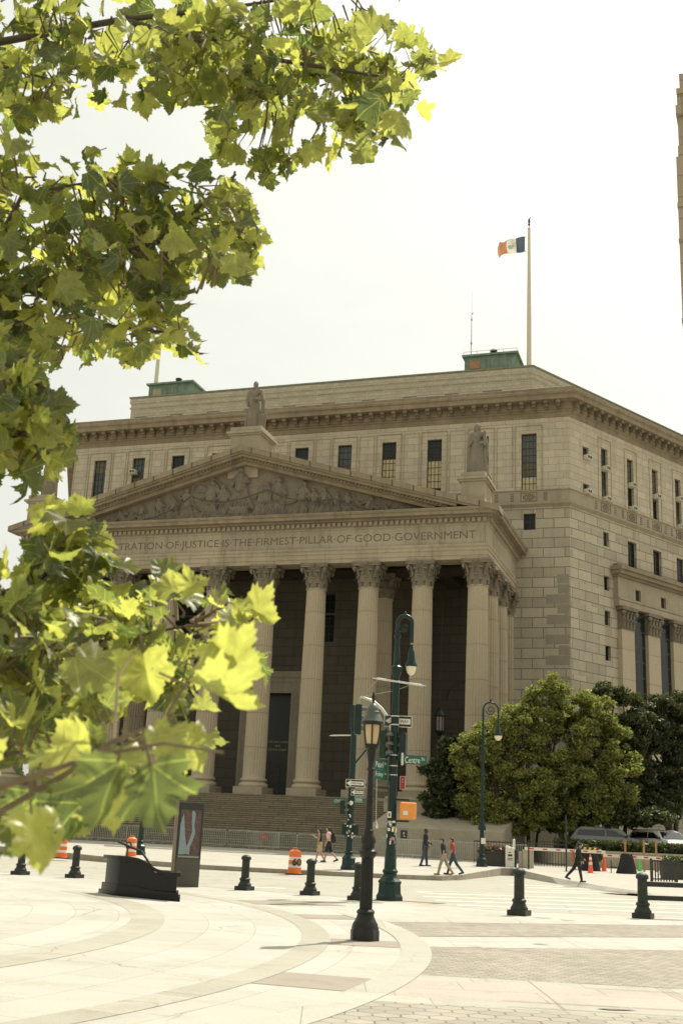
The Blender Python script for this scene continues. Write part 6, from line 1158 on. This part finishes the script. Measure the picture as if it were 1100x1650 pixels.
# ================= people =================
def person(label,loc,rz,h,pose,skin,top,bottom,shoes,hair=M_HAIR,extra=None,shorts=False,sleeves='short',female=False,long_hair=False,cap=None,topname='shirt'):
    """local: faces +y, z up, designed at 1.75 m"""
    t=thing('person',label,'person',loc,rz); k=h/1.75
    S=lambda *p:tuple(c*k for c in p)
    P=pose; hipz=.93; hw=.085 if not female else .09; sw=.185 if not female else .16
    J={}
    for s_,n in ((-1,'L'),(1,'R')):
        th,kn=P['leg'+n]; # thigh angle forward (deg), knee bend
        hx=s_*hw; a=R(th); ky,kz=.44*math.sin(a),hipz-.44*math.cos(a); b_=R(th-kn); ay,az=ky+.43*math.sin(b_),kz-.43*math.cos(b_)
        J['hip'+n]=(hx,0,hipz); J['kn'+n]=(hx*1.05,ky,kz); J['an'+n]=(hx*1.0,ay,az); fa=R((th-kn)*.6); J['toe'+n]=(hx*1.15,ay+.17*math.cos(fa),az-.05+.17*math.sin(fa)*(1 if th-kn<0 else .6)*1.0)
        J['heel'+n]=(hx,ay-.05,az-.05)
        up,el=P['arm'+n]; up=R(up); e2=R(P['arm'+n][0]+el); so_=P.get('out'+n,8); sx=s_*sw
        J['sh'+n]=(sx,0,1.43); J['el'+n]=(sx+s_*.28*math.sin(R(so_)),.28*math.sin(up),1.43-.28*math.cos(up)); ex,ey,ez=J['el'+n]; J['wr'+n]=(ex+s_*.02,ey+.25*math.sin(e2),ez-.25*math.cos(e2)); J['dir'+n]=(0,math.sin(e2),-math.cos(e2))
    lo=min(J['toeL'][2],J['toeR'][2],J['heelL'][2],J['heelR'][2])-.03
    ln=P.get('lean',3); 
    def U(p):   # lean of the upper body
        x,y,z=p; return (x,y+(z-hipz)*math.tan(R(ln)) if z>hipz else y,z)
    def Z(p): return S(p[0],p[1],p[2]-lo)
    b=MB(); C=lambda a,c,ra,rb=None,sq=1.: b.capsule(Z(a),Z(c),ra*1.07*k,(ra if rb is None else rb)*1.07*k,10,4,sq)
    hd=U((0,.02,1.62)); tilt=P.get('head',0)
    C(U((0,0,1.0)),U((0,0,1.12)),.125 if not female else .13,.115,.8); C(U((0,0,1.12)),U((0,0,1.36)),.115,.145 if not female else .115,.75); C(U((-sw*.75,0,1.41)),U((sw*.75,0,1.41)),.06); C(U((0,0,1.42)),U((0,.015,1.55)),.05,.046)
    b.ball(Z((hd[0],hd[1]+.01,hd[2]+.015)),.078*k,.095*k,.112*k,14,10); b.ball(Z((hd[0],hd[1]+.035,hd[2]-.055)),.05*k,.055*k,.05*k,10,7); b.capsule(Z((hd[0],hd[1]+.098,hd[2]+.01)),Z((hd[0],hd[1]+.112,hd[2]-.025)),.010*k,.015*k,6,3)
    for s_ in (-1,1): b.ball(Z((s_*.08,hd[1]-.005,hd[2])),.014*k,.026*k,.034*k,8,5)
    for n,s_ in (('L',-1),('R',1)):
        C(J['hip'+n],J['kn'+n],.085,.055); C(J['kn'+n],J['an'+n],.055,.036); C(J['heel'+n],J['toe'+n],.035,.03)
        a,e,w_=U(J['sh'+n]),U(J['el'+n]),U(J['wr'+n]); C(a,e,.052,.040); C(e,w_,.039,.026)
        d=Vector(J['dir'+n]).normalized(); w_=Vector(w_); side=Vector((0,d.z,-d.y)).normalized()*-1; side=Vector((0,math.copysign(1,1)*-d.z,d.y)).normalized()
        pc=w_+d*.05; b.capsule(Z(tuple(w_+d*.01)),Z(tuple(pc)),.026*k,.036*k,10,4,.6)
        for f_ in range(4):
            o_=side*(.026-.0175*f_); L_=(.036,.042,.039,.03)[f_]; p0=w_+d*.075+o_; p1=p0+d*L_; inn=Vector((-s_,0,0)); p2=p1+(d*.8+inn*.5).normalized()*L_*.75; b.tube([Z(tuple(p0-d*.02)),Z(tuple(p1)),Z(tuple(p2))],[.0095*k,.009*k,.0075*k],6)
        q0=w_+d*.03+side*.03; q1=q0+(d*.6+side*.8).normalized()*.035; b.tube([Z(tuple(q0-side*.02)),Z(tuple(q1)),Z(tuple(q1+d*.028))],[.012*k,.011*k,.009*k],6)
    o=b.build('body',skin,t); bake(o,.0075,2)
    # face marks
    e=MB(); 
    for s_ in (-1,1): e.ball(Z((s_*.031,hd[1]+.094,hd[2]+.022)),.010*k,.006*k,.007*k,8,5)
    e.build('eyes',M_BLACK,o)
    e=MB(); e.ball(Z((0,hd[1]+.093,hd[2]-.058)),.022*k,.007*k,.006*k,8,4); e.build('mouth',mat('lips',(.3,.12,.09),.6),o)
    if hair:
        b=MB(); b.ball(Z((hd[0],hd[1]-.008,hd[2]+.042)),.088*k,.103*k,.098*k,14,10); b.ball(Z((hd[0],hd[1]-.045,hd[2]-.01)),.078*k,.062*k,.08*k,12,8)
        if long_hair: b.capsule(Z((0,hd[1]-.07,hd[2])),Z((0,hd[1]-.10,hd[2]-.30)),.07*k,.05*k); b.capsule(Z((.03,hd[1]-.06,hd[2])),Z((.05,hd[1]-.08,hd[2]-.24)),.05*k,.04*k)
        hob=b.build('hair',hair,t); bake(hob,.012,2)
        # cut the face free: drop hair in front of the face
        bm=bmesh.new(); bm.from_mesh(hob.data); c=Z(hd); dv=[v for v in bm.verts if v.co.y>c[1]+.045*k and v.co.z<c[2]+.075*k]; bmesh.ops.delete(bm,geom=dv,context='VERTS'); bm.to_mesh(hob.data); bm.free()
    if cap:
        b=MB(); n=16; c=Z((hd[0],hd[1],hd[2]+.05)); rings=[[(c[0]+.094*k*math.cos(a_)*math.cos(2*PI*j/n),c[1]+.108*k*math.cos(a_)*math.sin(2*PI*j/n),c[2]+.09*k*math.sin(a_)) for j in range(n)] for a_ in (0,.3,.7,1.1,1.5)]; b.loft(rings)
        b.loft([[(c[0]+x*k,c[1]+.085*k,c[2]+.012*k) for x in (-.07,0,.07)]+[(c[0]+x*k,c[1]+.085*k,c[2]) for x in (.07,0,-.07)],[(c[0]+x*k,c[1]+(.17-abs(x)*.5)*k,c[2]-.008*k) for x in (-.06,0,.06)]+[(c[0]+x*k,c[1]+(.17-abs(x)*.5)*k,c[2]-.016*k) for x in (.06,0,-.06)]]); b.build('cap',cap,t,smooth=50)
    # top garment
    b=MB(); C(U((0,0,.98)),U((0,0,1.12)),.145,.135,.82); C(U((0,0,1.12)),U((0,0,1.36)),.135,.158 if not female else .128,.8); C(U((-sw*.8,0,1.41)),U((sw*.8,0,1.41)),.068)
    if extra=='coat': C(U((0,-.01,.80)),U((0,0,1.1)),.165,.145,.85)
    for n in 'LR':
        if sleeves=='none': continue
        a,e_,w_=U(J['sh'+n]),U(J['el'+n]),U(J['wr'+n])
        if sleeves=='short': m_=tuple(a[i]+(e_[i]-a[i])*.75 for i in range(3)); C(a,m_,.066,.058)
        else: C(a,e_,.068,.056); C(e_,tuple(e_[i]+(w_[i]-e_[i])*.9 for i in range(3)),.054,.042)
    tp=b.build(topname,top,t); bake(tp,.012,3)
    # bottom garment
    b=MB(); C((-.05,0,.96),(.05,0,.96),.125,None,.9)
    for n in 'LR':
        hp,kn,an=J['hip'+n],J['kn'+n],J['an'+n]
        if shorts: C(hp,tuple(hp[i]+(kn[i]-hp[i])*.85 for i in range(3)),.10,.088)
        else: C(hp,kn,.098,.072); C(kn,tuple(kn[i]+(an[i]-kn[i])*.94 for i in range(3)),.072,.056)
    bt=b.build('shorts' if shorts else 'trousers',bottom,t); bake(bt,.012,3)
    for n in 'LR':
        b=MB(); C(J['heel'+n],J['toe'+n],.046,.040); b.ball(Z((J['an'+n][0],J['an'+n][1],J['an'+n][2]-.01)),.05*k,.055*k,.045*k,10,6); sh=b.build('shoe',shoes,t); bake(sh,.01,1)
    return t,k,Z,U,J
WALK=dict(legL=(26,6),legR=(-16,14),armL=(-18,22),armR=(22,25),lean=3); WALK2=dict(legL=(-18,16),legR=(24,5),armL=(20,30),armR=(-15,20),lean=4)
# couple walking left
t,k,Z,U,J=person('woman in a black sleeveless top and tan shorts walking left beside a man',( -.30,60.3,.22),R(80),1.62,dict(legL=(-8,22),legR=(16,4),armL=(5,10),armR=(35,85),lean=4),M_SKIN,M_BLKC,mat('tan shorts cloth',(.52,.38,.23),.9),M_BLACK,shorts=True,sleeves='none',female=True,long_hair=True,topname='sleeveless_top')
t,k,Z,U,J=person('man in a pink polo shirt and black shorts walking with a backpack',(.15,59.9,.22),R(78),1.72,dict(legL=(14,3),legR=(-16,28),armL=(4,15),armR=(10,30),lean=4,head=1),M_SKIN,M_PINK,M_BLKC,M_BLACK,shorts=True,topname='polo_shirt')
def backpack(label,tr,size,m,rz,mat_=None):
    b=MB(); b.capsule((0,0,-.12*size),(0,0,.14*size),.14*size,.12*size,12,4,.7); b.capsule((0,-.09*size,-.12*size),(0,-.09*size,0),.1*size,.08*size,10,4,.6)
    for s_ in (-1,1): b.tube([(s_*.09*size,.05*size,.22*size),(s_*.10*size,.14*size,.28*size),(s_*.11*size,.2*size,.15*size)],.018*size,5)
    o=b.build('backpack',m,None,loc=tr,rz=rz,smooth=60); bake(o,.012,2); return tag(o,label,'backpack')
backpack('black backpack worn by the man in the pink shirt',(.15+.19,59.9-.04,.22+1.22),1.1,M_BLKC,R(78))
# man standing with dark jacket
t,k,Z,U,J=person('man in a black jacket and white shirt holding a phone by the barriers',(5.05,60.6,.22),R(-95),1.84,dict(legL=(8,4),legR=(-9,8),armL=(-6,75),armR=(-4,40),lean=1),M_SKIND,M_BLKC,M_DENIM,M_BLACK,sleeves='long',extra='coat',topname='jacket')
b=MB(); 
b.loft([[Z(U((x,.118-abs(x)*.25,z))) for x in (-w_,0,w_)] for z,w_ in ((1.0,.05),(1.2,.055),(1.38,.06),(1.46,.035))],False,False); b.build('white_shirt',M_WCL,t)
p=Z(U(J['wrL'])); b=MB(); b.cbox((p[0]+.01,p[1]+.09,p[2]+.03),(.07,.012,.14)); ph=b.build('phone',M_BLACK,None,loc=t.location,rz=R(-95)); tag(ph,'dark phone held by the man in the black jacket','phone')
# pair walking left
person('man in a black shirt, grey trousers and flat cap walking left in front of another',(5.15,51.9,.10),R(82),1.56,dict(legL=(22,8),legR=(-20,18),armL=(-4,14),armR=(8,20),lean=7),M_SKIN,M_BLKC,M_GREYC,mat('tan shoe',(.35,.2,.08),.7),cap=mat('grey cap cloth',(.07,.07,.06),.9))
person('person in a maroon shirt and jeans walking left, half hidden by a man in black',(5.62,52.6,.11),R(84),1.58,dict(legL=(-24,16),legR=(20,6),armL=(10,20),armR=(-6,16),lean=6),M_SKIN,M_MAROON,M_DENIM,M_BLACK)
# man in black walking right
person('man all in black with a cap walking right past the gate arms',(10.85,51.3,.09),R(-88),1.6,dict(legL=(-30,14),legR=(10,0),armL=(22,35),armR=(2,30),lean=5),M_SKIN,M_BLKC,M_BLKC,M_BLACK,sleeves='long',cap=M_BLKC)
b=MB(); b.capsule((0,0,-.15),(0,0,.1),.14,.10,12,4,.7); b.tube([(.05,.0,.1),(.0,.12,.3),(-.02,.15,.38)],.016,5); o=b.build('shoulder_bag',M_BROWN,None,loc=(10.63,51.28,1.18),rz=R(-88),smooth=60); bake(o,.012,2); tag(o,'brown leather bag on the back of the man in black','bag')
b=MB(); b.box(-.12,.12,-.01,.01,-.16,.16); o=b.build('plaque',M_BLACK,CT,loc=(-2.0,-12.33,1.75)); b=MB(); b.ball((0,-.015,.06),.03,.01,.03,8,5); b.tube([(0,-.015,.02),(0,-.015,-.05),(.06,-.015,-.06)],.012,5); g_=b.build('symbol',M_WHITE,o); o.scale=(1.7,1,1.7)
print('objects',len(bpy.data.objects),'faces',sum(len(m.polygons) for m in bpy.data.meshes))
